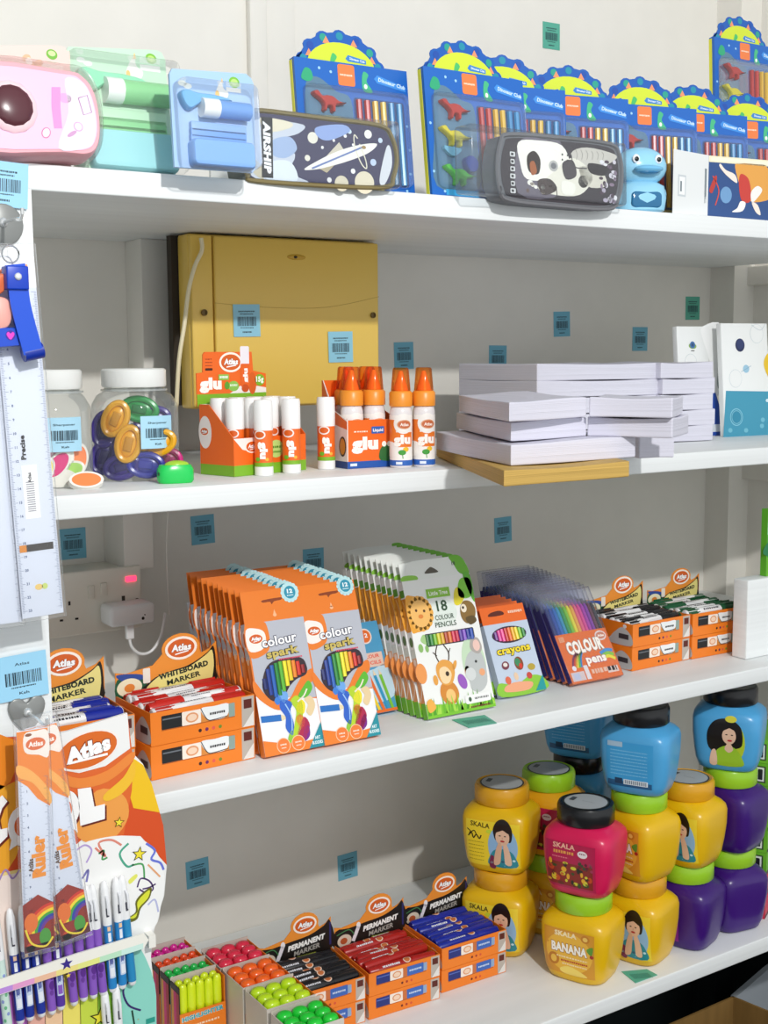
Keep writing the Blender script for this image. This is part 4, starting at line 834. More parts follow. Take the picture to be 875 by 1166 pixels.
def box_front(a, W, h, kind, w=None):
    a.rect(0, 0, W, h, OR, 0); a.rect(W*.87, 1.2, W-1, h-1.2, 'B9B0A6', 1); a.poly([(W*.88, 1.2), (W*.99, 1.2), (W*.99, h*.5)], 'E4E0DA', 2); a.rect(W*.89, h*.6, W*.97, h*.88, '5A1C10', 2)
    y0, y1 = h*.44, h*.86; dk = {'w': '15171A', 'p': '1C2C78'}[kind]
    a.rect(W*.1, y0-1.2, W*.80, y0, 'B65A10', 1); a.rect(W*.1, y0, W*.30, y1, dk, 2, r=1.4); a.rect(W*.11, y1-(y1-y0)*.32, W*.28, y1-(y1-y0)*.22, '6A7078' if kind == 'w' else '5A6FC0', 3); a.rect(W*.29, y0, W*.47, y1, 'F6E8DA', 3, r=1.2); a.ell(W*.385, (y0+y1)/2, W*.06, (y1-y0)*.36, 'E09A6A', 4); a.ell(W*.385, (y0+y1)/2, W*.045, (y1-y0)*.25, 'F3D3B8', 5)
    if kind == 'w':
        a.poly([(W*.47, y0), (W*.74, y0), (W*.74, y1), (W*.47, y1)], 'D98A3C', 2); a.blob([(W*.47, y1), (W*.53, y0+2), (W*.6, y0), (W*.72, y0+2), (W*.74, y1), (W*.6, y1+.4)], 'ECEFEF', 3); a.curve([(W*.47, y1), (W*.53, y0+2.4), (W*.6, y0+.6), (W*.73, y0+2)], 1, '1B1B1E', 4); a.dashes(W*.63, (y0+y1)/2, W*.15, 3, '2A2A2E', 5, 8); a.rect(W*.74, y0, W*.80, y1, '8FA39A', 4, r=1)
    else: a.rect(W*.47, y0, W*.54, y1, 'C9703A', 2); a.rect(W*.53, y0, W*.76, y1, '3A66B8', 3, r=1.2); a.dashes(W*.645, (y0+y1)/2, W*.17, 3, 'C9DAF2', 4, 8); a.rect(W*.76, y0+1, W*.81, y1-1, '8FA8C8', 4, r=1)
    cs = ('3A1A12', '6B1F5A', 'E05A4A', '6E8A2A') if kind == 'w' else ('6E1F14', 'A82A1E', 'D9502E')
    for k, c in enumerate(cs): a.ell(W*(.46+k*.065), h*.2, h*.055, h*.055, c, 1)
def closed_box(lab, T, W, D, h, kind):
    mb = MB(); mb.box(0, W, 0, D, 0, h, M(OR, .4), bev=.0006); a = Art(mb, (0, 0, 0)); box_front(a, W*1000, h*1000, kind)
    b = Art(mb, (0, D, 0), (0, -1, 0), (0, 0, 1), (-1, 0, 0)); d = D*1000; H = h*1000; b.blob([(d*.5, 2), (d*.97, 2), (d*.97, H*.5), (d*.8, H*.8), (d*.66, H*.6), (d*.55, H*.3)], 'BFC3C4', 0); b.rect(d*.72, H*.3, d*.92, H*.52, '3A3A40', 1)
    return solo('marker_box', mb, lab, 'marker box', T, 'orange marker boxes')
def open_box(lab, T, W, D, h, kind, col, mlab, mgrp, title, n=8, hdr=True, hh=.046):
    t = thing('marker_display_box', lab, 'marker box', T, 'open marker boxes with headers'); om_ = M(OR, .4)
    mb = MB(); th = .0012
    mb.box(0, W, 0, th, 0, h, om_); mb.box(0, W, D-th, D, 0, h, om_); mb.box(0, th, th, D-th, 0, h, om_); mb.box(W-th, W, th, D-th, 0, h, om_); mb.box(th, W-th, th, D-th, 0, th, om_)
    a = Art(mb, (0, 0, 0)); box_front(a, W*1000, h*1000, kind)
    b = Art(mb, (0, D, 0), (0, -1, 0), (0, 0, 1), (-1, 0, 0)); d = D*1000; H = h*1000; b.blob([(d*.5, 2), (d*.97, 2), (d*.97, H*.5), (d*.8, H*.8), (d*.66, H*.6), (d*.55, H*.3)], 'BFC3C4', 0); b.rect(d*.72, H*.3, d*.92, H*.52, '3A3A40', 1)
    part('tray', mb, t)
    w = W*1000; H = h*1000; q = hh*1000; mb = MB(); y = D-.0005
    bg = {'w': 'EFE08A', 'p': '17130F'}[kind]
    pts = [(0, H-6), (w, H-6), (w, H+q*.96), (w*.93, H+q*.80), (w*.84, H+q*.72)]
    cx, cy, rx, ry = w*.64, H+q*.92, w*.19, q*.36
    for k in range(11): an = -.25+ (PI+.5)*k/10; pts.append((cx+rx*math.cos(an), cy+ry*math.sin(an)))
    pts += [(w*.36, H+q*.60), (w*.1, H+q*.50), (0, H+q*.56)]
    mb.relief(pts, .0012, M('EE9232', .4), -y); a = Art(mb, (0, y-.0012, 0))
    if kind == 'w':
        a.blob([(2, H-5), (2, H+q*.38), (w*.2, H+q*.40), (w*.3, H+q*.2), (w*.22, H)], '1E5A3C', 0); a.blob([(1, H+q*.50), (w*.2, H+q*.46), (w*.3, H+q*.34), (w*.1, H+q*.3)], '2A4A9A', 1)
        a.ell(w*.13, H+q*.16, w*.12, q*.22, 'F3EBC8', 2); a.ell(w*.13, H+q*.15, w*.05, q*.1, 'E58A3A', 3); a.blob([(w*.26, H-4), (w*.38, H+q*.30), (w*.7, H+q*.46), (w*.9, H+q*.70), (w*.97, H+q*.84), (w*.99, H+q*.3), (w*.93, H-4)], '17150F', 2); a.blob([(w*.29, H-4), (w*.42, H+q*.32), (w*.7, H+q*.42), (w*.88, H+q*.64), (w*.955, H+q*.74), (w*.96, H+q*.2), (w*.86, H-4)], bg, 3)
        a.rect(w*.26, H+q*.2, w*.33, H+q*.56, 'EFE6DA', 4, r=1.5); a.text(title, w*.66, H+q*.37, q*.14, '1C2A22', 5, w=w*.5, rot=.12, bold=.05); a.text('MARKER', w*.66, H+q*.17, q*.13, '1C2A22', 5, w=w*.34, rot=.12, bold=.03)
    else:
        a.blob([(w*.02, H-4), (w*.02, H+q*.44), (w*.2, H+q*.44), (w*.45, H+q*.5), (w*.7, H+q*.56), (w*.9, H+q*.74), (w*.985, H+q*.86), (w*.985, H-4)], bg, 1, 3); a.ell(w*.14, H+q*.08, w*.1, q*.2, 'D9C9B4', 2); a.ell(w*.13, H+q*.08, w*.05, q*.1, 'B5562A', 3)
        a.line([(w*.26, H), (w*.34, H+q*.42)], w*.05, 'E6E0E6', 3); a.ell(w*.34, H+q*.46, w*.03, q*.1, 'F3EEF0', 3); a.curve([(w*.03, H+q*.3), (w*.2, H+q*.4), (w*.28, H+q*.2)], 1.4, '4A8A52', 3); a.rect(w*.975, H+q*.1, w, H+q*.8, '2A2A66', 2)
        a.text(title, w*.66, H+q*.36, q*.17, 'F4F2EE', 4, w=w*.52, rot=.1, bold=.06, shear=.25); a.text('MARKER', w*.66, H+q*.14, q*.15, 'A9A49C', 4, w=w*.36, rot=.1, bold=.03, shear=.2); a.dashes(w*.66, H-1, w*.26, 1.6, 'C8D24A', 4, 9)
    a.atlas(cx, cy, w*.32, 5)
    part('header_card', mb, t)
    m0 = None; rr = random.Random(int(T.translation.x*1000)); dy = (D-.016)/n
    for k in range(n):
        q = T @ TR((W-(.128 if kind == 'w' else .112))/2+rr.uniform(-.003, .003), .009+dy*(k+.5), h-.006+rr.uniform(-.001, .0045), R(rr.uniform(-5, 5)))
        if k % 3 == 1: q = q @ Matrix.Translation((.128 if kind == 'w' else .112, 0, 0)) @ Matrix.Rotation(PI, 4, 'Z')
        q = q @ Matrix.Rotation(R(rr.uniform(-25, 25)), 4, 'X')
        if m0 is None: m0 = marker(kind, col, mlab, q, mgrp)
        else: dup(m0, q, mlab)
    # lower layer filler markers are hidden; a dark liner closes the tray
    mb = MB(); mb.box(th, W-th, th, D-th, h-.020, h-.0165, M(col, .5)); part('liner', mb, t, 'layer of pens beneath')
    return t
def stack(x, y, z, W, D, h, kind, col, l0, l1, ml, mg, ti, yaw=0, hh=.046, n=8):
    T = TR(x, y, z+.0005, yaw); closed_box(l0, T, W, D, h, kind); open_box(l1, T @ TR(.001, .0005, h+.0005), W, D, h, kind, col, ml, mg, ti, n=n, hh=hh)
stack(.405, .056, Z3T, .140, .095, .040, 'w', '1F2F9C', 'closed orange marker box under the box of blue whiteboard markers', 'open whiteboard marker box with blue pens, nearest the round pen display',
      'blue and white whiteboard marker in the box nearest the pen display', 'blue whiteboard markers', 'WHITEBOARD', R(0), hh=.052)
stack(.560, .046, Z3T, .140, .095, .040, 'w', 'C62A22', 'closed orange marker box under the box of red whiteboard markers', 'open whiteboard marker box with red pens, beside the orange pencil packs',
      'red and white whiteboard marker in the box beside the orange pencil packs', 'red whiteboard markers', 'WHITEBOARD', R(3), hh=.052)
stack(1.383, .098, Z3T, .132, .105, .0365, 'w', '1C1C20', 'closed orange marker box under the box of black whiteboard markers', 'open whiteboard marker box with black pens, next to the colour pens',
      'black and white whiteboard marker in the box next to the colour pens', 'black whiteboard markers', 'WHITEBOARD', R(2), hh=.042)
stack(1.518, .100, Z3T, .121, .105, .0365, 'w', '1E5A38', 'closed orange marker box under the box of green whiteboard markers', 'open whiteboard marker box with green pens at the right end of the shelf',
      'green and white whiteboard marker in the box at the right end', 'green whiteboard markers', 'WHITEBOARD', R(-1), hh=.042)
stack(.795, .152, Z4T, .121, .105, .034, 'p', '1B1B1F', 'closed orange marker box under the box of black permanent markers', 'open permanent marker box with black pens beside the highlighters',
      'black permanent marker in the leftmost permanent marker box', 'black permanent markers', 'PERMANENT', R(-3), hh=.050)
stack(.922, .146, Z4T, .121, .105, .034, 'p', 'B3221E', 'closed orange marker box under the box of red permanent markers', 'open permanent marker box with red pens, middle of the three',
      'red permanent marker in the middle permanent marker box', 'red permanent markers', 'PERMANENT', R(-3), hh=.050)
stack(1.054, .150, Z4T, .121, .105, .034, 'p', '1A2C9E', 'closed orange marker box under the box of blue permanent markers', 'open permanent marker box with blue pens next to the yellow tubs',
      'blue permanent marker in the box next to the yellow tubs', 'blue permanent markers', 'PERMANENT', R(-1), hh=.050)
# ---------------------------------------------------------------- packs standing in rows
def pack_T(x, y, z, D, lean, yaw=0): return TR(x, y, z+D*math.sin(lean)+.0004, yaw, lean)
PC = ['1D2A6E', '1E4FA8', '2F86C8', '1F8A3A', '5DB82E', 'F4E92A', 'F2D21E', 'F3A21E', 'EE6A1E', 'D8301E', 'A8201E', '7A1A2A']
OR2 = 'EC7E24'
def spark(lab):
    W, L, D = 84, 165, .0115; t = thing('colour_pencil_pack', lab, 'pencil pack', Matrix.Identity(4)); om_ = M(OR2, .35)
    mb = MB(); mb.box(0, W/1000, 0, D, 0, L/1000, om_); a = Art(mb)
    a.rect(2, 62, W, L, 'B9BCC6', 0); a.blob([(0, 124), (24, 126), (31, 140), (30, 160), (24, 165.5), (0, 165.5)], OR2, 1); a.blob([(-.0, 132), (16, 130), (25, 138), (25, 152), (14, 158), (0, 157)], 'F6EEE8', 2); a.atlas(12, 145, 22, 3)
    a.poly([(0, 0), (W, 0), (W, 60), (0, 75)], 'F1F1F2', 1); a.blob([(0, 95), (14, 74), (30, 64), (46, 66), (58, 80), (70, 92), (W, 98), (W, 84), (66, 74), (54, 62), (40, 54), (22, 56), (0, 76)], OR2, 3)
    a.blob([(12, 92), (12, 78), (22, 66), (36, 66), (48, 80), (60, 88), (74, 92), (77, 102), (70, 114), (40, 116), (22, 110)], '33242E', 4)
    a.text('colour', 44, 140, 12, 'FFFFFF', 5, w=50, rot=.06, bold=.03, out='2A2F4A', ow=.045); a.text('spark', 46, 125, 10, 'CDB85E', 7, w=46, rot=.06, bold=.035, out='2B2412', ow=.05); a.dashes(56, 115.5, 34, 2, 'E0506A', 7, 14)
    # pencil drawing and colour swirl
    a.poly([(2, 42), (30, 40), (30, 48), (2, 50)], '1F6FBF', 4); a.poly([(30, 40), (40, 43), (30, 48)], 'E9D9B0', 4)
    for pts, c in (([(34, 66), (30, 56), (36, 44), (34, 30), (42, 20), (46, 34), (44, 50), (48, 60)], '2B62C8'), ([(30, 70), (40, 60), (44, 72), (36, 78)], '6FA8E8'), ([(46, 62), (52, 50), (48, 36), (40, 14), (52, 22), (60, 40), (62, 58), (56, 68)], 'B5D42A'), ([(52, 50), (60, 62), (66, 56), (62, 44)], 'F0E02A'),
                   ([(50, 40), (58, 44), (62, 34), (54, 26)], 'E8632A'), ([(52, 28), (62, 40), (68, 28), (58, 12), (48, 14)], 'B01E4A'), ([(58, 22), (66, 30), (66, 16), (56, 10)], '7A1E8A'), ([(58, 66), (66, 76), (76, 84), (80, 74), (70, 64)], '5DB82E'), ([(66, 62), (76, 64), (80, 52), (72, 40), (66, 46), (70, 54)], 'E9CFA0'), ([(36, 20), (42, 26), (40, 8), (34, 10)], '8FC43A'), ([(28, 60), (34, 66), (30, 72), (24, 66)], '3A7FD8')): a.blob(pts, c, 5)
    a.curve([(56, 60), (66, 66), (72, 74)], 2, 'F2E6D6', 6); a.curve([(38, 60), (44, 44), (42, 26)], 1.6, '9FC6F0', 6)
    a.poly([(0, 0), (W, 0), (W, 12), (60, 10), (30, 12), (0, 20)], OR2, 6); a.poly([(62, 0), (W, 0), (W, 30)], '1C8E9C', 7); a.text('ART', 76, 12, 4, 'E8F6F6', 8, w=8); a.text('BUDDIES', 75, 6, 4, 'E8F6F6', 8, w=15)
    for cx in (27, 48): a.ell(cx, 10, 9.5, 9.5, 'F6C9A2', 7); a.ell(cx, 10, 8.5, 8.5, 'EC7A30', 8); a.dashes(cx, 11, 9, 2, 'F8E0CC', 9, 4); a.dashes(cx, 7, 7, 1.5, 'F8E0CC', 9, 4)
    b = Art(mb, (0, D, 0), (0, -1, 0), (0, 0, 1), (-1, 0, 0)); d = D*1000; b.rect(0, 120, d, L, 'B9BCC6', 0); b.ell(d*.5, 145, d*.45, 12, 'F6E4D8', 1); b.ell(d*.5, 145, d*.3, 9, 'D9601A', 2); b.rect(d*.25, 20, d*.45, 110, 'F6A868', 1); b.rect(d*.6, 10, d*.66, 118, 'F6A868', 1); b.ell(d*.5, 118, d*.3, 4, 'F6C9A2', 1)
    part('carton', mb, t)
    mb = MB(); mb.prism([Vector(p) for p in ((0, .0003, L/1000), (.084, .0003, L/1000), (.084, .0015, L/1000), (0, .0015, L/1000))], [Vector(p) for p in ((0, .0003, .205), (.084, .0003, .205), (.084, .0015, .205), (0, .0015, .205))], om_); a = Art(mb, (0, .0003, 0))
    a.blob([(30, 189), (40, 189), (42, 185.5), (46, 189), (56, 190), (56, 193), (30, 192)], '8A3A0C', 0, 3); a.ell(44, 172, 2.6, 2.2, 'F8B98A', 0); a.poly([(42, 173), (46, 173), (44, 179)], 'F8B98A', 0)
    for k in range(14): a.ell(70+10*math.cos(k*PI/7), 198+10*math.sin(k*PI/7), 3.2, 3.2, 'BFE6EA', 1)
    a.ell(70, 198, 10.5, 10.5, 'BFE6EA', 2); a.ell(70, 198, 8.2, 8.2, '2A93B0', 3); a.text('12', 70, 199.5, 5.5, 'F0FAFB', 4, w=8, bold=.05); a.dashes(70, 194, 9, 1.6, 'D8F0F4', 4, 4)
    part('hang_tab', mb, t)
    for k in range(10):   # pencils in the window
        mb = MB(); x = 15+k*6.2; top = [96, 107, 111, 113, 114, 114, 114, 113, 111, 106][k]; bot = [80, 72, 69, 70, 74, 80, 86, 89, 91, 93][k]
        mb.tube([(x/1000, .0004, (bot+1.5)/1000), (x/1000, .0004, (top-1)/1000)], .0031, M(['1D2A6E', '1E3F98', '1E62B8', '1F8A3A', '5DB82E', 'F4E92A', 'F2D21E', 'F08A1E', 'D8301E', '9A1A1E'][k], .3), 8); part('pencil', mb, t)
    return t
sp = spark('')
def row(proto, x, y, z, D, n, pitch, lab, grp, lean0, lean1=None, dx=0, skip=('pencil',), yaw=0):
    lean1 = lean0 if lean1 is None else lean1
    for k in range(n):
        ln = lean0+(lean1-lean0)*k/max(1, n-1); T = pack_T(x+dx*k+random.uniform(-.0012, .0012)*(k > 0), y+pitch*k, z, D, ln, yaw)
        L_ = lab % ('at the front' if k == 0 else ('last one at the back' if k == n-1 else ORD[k]+' from the front'))
        if k == 0:
            if proto.get('used'): o = dup(proto, T, L_, grp)
            else: proto.matrix_world = T; proto['label'] = L_; proto['group'] = grp; proto['used'] = 1
        else: dup(proto, T, L_, grp, skip)
row(sp, .706, .038, Z3T, .0115, 11, .0172, 'orange colour pencil pack in the left row, %s', 'orange pencil packs, left row', R(17), R(13))
row(sp, .790, .036, Z3T, .0115, 9, .0185, 'orange colour pencil pack in the right row, %s', 'orange pencil packs, right row', R(18), R(13))
del sp['used']
def pencils12():
    W, L, D = 80, 128, .010; t = thing('colour_pencil_pack', 'blue colour pencil pack half hidden between the orange and the animal pencil packs', 'pencil pack', pack_T(.876, .118, Z3T, D, R(24)))
    mb = MB(); mb.box(0, W/1000, 0, D, 0, L/1000, M('4FA0CC', .35)); a = Art(mb); a.blob([(20, 70), (50, 60), (80, 64), (80, 20), (30, 20)], 'BFE0F0', 0); a.rect(W-62, 64, W-4, 84, 'E7C9B8', 0); a.text('COLOUR', W-26, 79, 5, 'E8604A', 1, w=34); a.text('PENCILS', W-26, 70, 5, 'E8604A', 1, w=36)
    a.ell(W-25, 108, 11, 11, 'F6E4D8', 1); a.ell(W-25, 108, 9, 9, 'E8702A', 2); a.text('12', W-25, 109, 6, 'FFFFFF', 3, w=9)
    for k, c in enumerate(('2A6AC0', '3AA04A', 'F0D22A', 'E8702A', '2B9AC8', '7BC43A')): a.line([(W-42+k*7, 2), (W-60+k*9, 52)], 4.5, c, 2+k); a.poly([(W-62+k*9, 52), (W-57+k*9, 52), (W-61+k*9, 60)], 'EAD8B4', 2+k)
    a.rect(0, 0, W, 4, 'E8702A', 9); part('carton', mb, t)
pencils12()
# ---- animal pencil packs
def little():
    W, L, D = 116, 190, .0105; t = thing('animal_pencil_pack', '', 'pencil pack', Matrix.Identity(4)); mb = MB(); mb.box(0, W/1000, 0, D, 0, L/1000, M('F1F2EF', .35)); a = Art(mb)
    a.blob([(0, 122), (10, 118), (30, 122), (40, 138), (34, 160), (14, 168), (0, 166)], 'F0A836', 0)
    for k in range(16): an = 2*PI*k/16; a.ell(20+17*math.cos(an), 143+20*math.sin(an), 5, 6, 'F2B04A', 1, rot=an)
    a.ell(20, 143, 16, 19, 'F6BE6A', 2); a.ell(14, 148, 2, 2, '5A3A1A', 3); a.ell(27, 146, 2, 2, '5A3A1A', 3); a.ell(20, 139, 4, 3, 'E0863A', 3)
    a.rect(36, 162, 76, 175, '8CC63A', 2); a.text('Little Tree', 56, 168.5, 6, 'F4FBE8', 3, w=32); a.ell(58, 140, 24, 20, 'E3ECE4', 0)
    a.text('18', 58, 150, 15, '2A4A2E', 3, w=18, bold=.02); a.text('COLOUR', 59, 134, 7, '2F4A33', 3, w=32, bold=.01); a.text('PENCILS', 59, 124, 7, '2F4A33', 3, w=36, bold=.01)
    a.blob([(80, 150), (84, 168), (92, 172), (100, 160), (90, 148)], 'E6D62A', 2); a.blob([(90, 160), (96, 182), (112, 184), (116, 170), (108, 156)], '7FCB3A', 2); a.blob([(104, 190), (116, 188), (116, 150), (110, 160)], '5FB42E', 2)
    a.blob([(88, 128), (88, 142), (96, 152), (108, 150), (114, 138), (108, 124), (96, 120)], '8A6A32', 3); a.ell(94, 142, 5, 6, 'EFE3CC', 4); a.ell(93, 143, 2, 2, '2E2214', 5); a.blob([(94, 128), (108, 130), (112, 122), (100, 118)], '5E4A22', 4)
    a.rect(20, 96, 104, 114, '3A3A44', 0, r=2); a.blob([(12, 106), (18, 114), (26, 108), (20, 100)], 'A8CF8A', 1); a.ell(10, 96, 4, 6, '8DBB6A', 1); a.ell(20, 94, 3, 5, '8DBB6A', 1)
    # deer
    a.curve([(36, 72), (32, 84), (38, 98)], 1.8, '3E2E1E', 2); a.curve([(50, 70), (54, 84), (48, 96)], 1.8, '3E2E1E', 2); a.curve([(34, 82), (28, 88)], 1.3, '3E2E1E', 2); a.curve([(53, 82), (58, 90)], 1.3, '3E2E1E', 2)
    a.blob([(30, 22), (28, 34), (34, 44), (50, 44), (58, 32), (56, 20), (42, 12)], 'D98A32', 2); a.blob([(28, 56), (30, 70), (42, 76), (56, 70), (58, 56), (50, 42), (36, 42)], 'E9A448', 3); a.blob([(32, 54), (34, 64), (44, 66), (52, 56), (46, 44), (36, 44)], 'F8D9A8', 4); a.ell(45, 56, 3, 3.4, '3A2A1A', 5); a.ell(24, 50, 4, 7, 'E9A448', 3); a.ell(60, 66, 3, 7, 'E9A448', 3, rot=-.5); a.ell(44, 26, 8, 9, 'F6C77A', 4)
    a.ell(68, 42, 7, 11, '9A5ABF', 2, rot=.3); a.ell(80, 54, 5, 8, 'F0A070', 2)
    # elephant
    a.ell(94, 66, 20, 36, 'C8E0C0', 1); a.blob([(80, 40), (76, 58), (86, 78), (104, 82), (112, 66), (110, 36), (96, 24), (82, 28)], 'BFC3C2', 2); a.blob([(92, 84), (96, 98), (108, 98), (112, 84), (104, 76)], 'B0A8A2', 3); a.ell(103, 88, 6, 8, 'F0C8BC', 4); a.ell(84, 50, 9, 9, 'D6D9D8', 4); a.ell(104, 50, 5, 5, 'F0A878', 4); a.ell(97, 66, 2, 2, '3A3A3A', 5)
    rr = random.Random(5)
    a.poly([(0, 0), (116, 0), (116, 12), (90, 14), (60, 12), (30, 16), (0, 20)], '7CC52E', 5)
    for k in range(34): x = rr.uniform(0, 114); a.poly([(x-2.6, 4), (x+2.6, 4), (x+rr.uniform(-4, 4), rr.uniform(16, 30))], rr.choice(('6CB82A', '8FD23A', '4FA022', 'A6DC4A')), 6+k % 3)
    a.blob([(4, 8), (2, 22), (10, 26), (16, 14)], 'F0B04A', 9); a.rect(66, 10, 110, 22, 'F4F5F2', 9, r=3); a.dashes(94, 16, 24, 3, '7A7A7A', 10, 7); a.ell(74, 16, 2.6, 3.2, '3A5A3A', 10); a.dashes(90, 5, 34, 2.4, '7A3A2A', 10, 9)
    a.ell(3, 62, 9, 14, 'EE9A52', 1)
    b = Art(mb, (0, D, 0), (0, -1, 0), (0, 0, 1), (-1, 0, 0)); d = D*1000
    b.rect(0, 0, d, 22, '6CB82A', 0); b.rect(0, 22, d, 58, 'E0945A', 0); b.rect(0, 58, d, 84, 'E8B080', 0); b.rect(0, 84, d, 96, 'DCE6DC', 0); b.ell(d*.5, 106, d*.4, 7, '5E7A3A', 0); b.rect(0, 120, d, 166, 'E89A2E', 0); b.rect(0, 168, d, 178, '5FA42E', 0); b.curve([(d*.2, 124), (d*.8, 144), (d*.3, 164)], 1, 'F8D8A0', 1); b.curve([(1, 24), (d-1, 44), (2, 60)], 1.5, 'F4E6D6', 1); b.ell(d*.5, 78, d*.3, 5, 'F8E8D8', 1)
    part('carton', mb, t)
    mb = MB(); pts = [(0, 190), (0, 214), (20, 216), (30, 217), (84, 217), (96, 219), (106, 216), (114, 206), (116, 190)]; mb.relief(pts, .001, M('EEF1EC', .35), -.0014); a = Art(mb, (0, .0004, 0)); a.blob([(86, 217), (96, 219), (106, 216), (113, 206), (116, 190), (100, 192), (92, 206)], '6CB82A', 0); a.blob([(0, 190), (4, 197), (24, 196), (26, 190)], '8FCB4A', 0); a.blob([(42, 197), (62, 197), (62, 200), (54, 205), (50, 205), (42, 200)], '5A5448', 1); a.text('18', 92, 207, 5, '3A4A3A', 1, w=6)
    part('hang_tab', mb, t)
    PL = ['1F6A2E', '2E8A3A', '7FBF2E', 'D9D02A', 'E0B030', 'B5482A', 'E07A2E', 'D83A5A', 'C82A4A', '5A3AA0', '8A5AC8', '2A3A9A', '1E4FB0']
    for k in range(13): mb = MB(); x = .0235+k*.0063; mb.tube([(x, .0006, .0975), (x, .0006, .1125)], .0031, M(PL[k], .3), 8); part('pencil', mb, t)
    return t
row(little(), .964, .056, Z3T, .0105, 11, .0138, 'animal picture colour pencil pack, %s in its row', 'animal picture pencil packs', R(19), R(16), dx=-.0012)
# ---- crayons
def crayons():
    W, L, D = 82, 106, .012; t = thing('crayon_pack', '', 'crayon pack', Matrix.Identity(4)); mb = MB(); mb.box(0, W/1000, 0, D, 0, L/1000, M('C3D0E2', .35)); a = Art(mb)
    a.ell(42, 88, 32, 12.5, '3A2A3A', 0); a.text('crayons', 42, 66, 11, 'F6DC2E', 3, w=62, rot=.02, bold=.04, out='3A3216', ow=.06); a.blob([(0, 0), (W, 0), (W, 18), (60, 24), (30, 14), (0, 20)], '8CC83A', 1); a.blob([(10, 6), (50, 4), (60, 14), (30, 18), (10, 14)], 'F0A880', 2)
    a.ell(20, 44, 7, 6, '7A3A4A', 2, rot=.4); a.ell(20, 45, 4, 3, 'E8E0D8', 3); a.ell(45, 44, 8, 10, '8A4A2A', 2); a.ell(43, 46, 5, 6, '3A8A5A', 3); a.ell(47, 40, 3, 4, 'D83A2A', 4); a.ell(66, 36, 7, 5, 'B8A03A', 2); a.ell(34, 26, 4, 6, 'E8C8A8', 2); a.ell(58, 24, 5, 5, 'C84A3A', 3); a.ell(18, 22, 5, 6, 'E06A4A', 3)
    a.poly([(62, 0), (W, 0), (W, 22)], '1C9A9C', 4); part('carton', mb, t)
    mb = MB(); mb.relief([(0, 106), (0, 132), (82, 132), (82, 106)], .001, M('EC6A1C', .35), -.0014); a = Art(mb, (0, .0004, 0)); a.blob([(14, 118), (40, 118), (42, 122), (34, 125), (18, 123)], '5A1E0A', 0); a.dashes(64, 121, 26, 4, 'F6D2B8', 0, 7); part('hang_tab', mb, t)
    for k, c in enumerate(('6A2A8A', 'E0409A', 'F0509A', 'C82A2A', 'F0702A', 'F0B82A', 'F6DC3A', '8CC83A', '2A8A3A')): mb = MB(); x = .017+k*.0064; e_ = 10*math.sqrt(max(.1, 1-((k-4)/5)**2)); mb.tube([(x, .0005, (88-e_)/1000), (x, .0005, (88+e_)/1000)], .003, M(c, .35), 8); part('crayon', mb, t)
    return t
row(crayons(), 1.112, .081, Z3T, .012, 5, .016, 'white and orange crayon pack, %s in its row', 'crayon packs', R(25), R(20), skip=('crayon',))
# ---- felt tip pens in clear sleeves
def pens():
    W, L, D = 104, 150, .010; t = thing('colour_pen_pack', '', 'felt pen pack', Matrix.Identity(4))
    mb = MB(); mb.box(0.001, W/1000-.001, .0008, D-.001, .001, .079, M('F07418', .4)); a = Art(mb, (0, .0008, 0))
    a.rect(1, 1, W-1, 79, 'F07418', 0); a.text('COLOUR', 50, 56, 20, 'F8EFE6', 4, w=72, rot=.02, bold=.05, out='B8A49A', ow=.035); a.text('pens', 62, 34, 14, 'F8EFE6', 6, w=40, rot=0, bold=.045, out='B05A7A', ow=.04); a.ell(88, 68, 11, 8, 'F4E4DA', 3); a.ell(88, 68, 9, 5.6, 'D98A6A', 4); a.text('Atlas', 88, 68, 4, 'FFF4EC', 5, w=13)
    for k, c in enumerate(('8A1E5A', 'E03A2A', 'F0A02A', 'F4E43A', '5DC83A', '2A8AC8')): a.curve([(12+k*3.4, 24), (20+k*3, 40), (34+k*2, 50)], 3.4, c, 1)
    for k, c in enumerate(('F4EA2A', '8FD03A', '3A9AD8')): a.curve([(74, 30+k*5), (88, 34+k*5), (100, 28+k*7)], 5, c, 2)
    a.rect(4, 4, 30, 18, 'E4D2CC', 2); a.rect(8, 6, 20, 16, 'C9CFE0', 3); a.rect(32, 4, 40, 26, 'F0E8E4', 3); a.dashes(70, 14, 50, 8, 'F4C8A8', 2, 7); a.rect(76, 8, 98, 18, 'F2D8C8', 2); a.ell(14, 24, 4, 4, 'F6F0F2', 3); a.dashes(11, 70, 10, 10, 'F6B88A', 2, 3)
    part('insert_card', mb, t)
    PK = ['16327A', '1E4FA8', '2470C0', '2A9AC0', '2FA05A', '7FC83A', 'F2E43A', 'F0B04A', 'E8688A', 'E04A9A', 'B03AB0', '8A3AA8', '6A3A4A', '3A3A44']
    for k in range(14): mb = MB(); x = .0062+k*.0071; mb.tube([(x, .005, .003), (x, .005, .118), (x, .005, .124)], [.0032, .0032, .0018], M(PK[k], .3), 8); part('felt_pen', mb, t)
    mb = MB(); mb.box(0, W/1000, 0, D, 0, L/1000, clear('F4F5FA', 'clear', .15), bev=.0015); part('clear_sleeve', mb, t)
    mb = MB(); mb.box(0, .0006, .001, D-.001, .004, .118, M('33247A', .3)); part('side_strip', mb, t)
    return t
row(pens(), 1.240, .074, Z3T, .010, 14, .0135, 'clear sleeve of felt tip colour pens, %s in its row', 'clear sleeves of felt tip pens', R(33), R(16), skip=(), dx=-.0005)
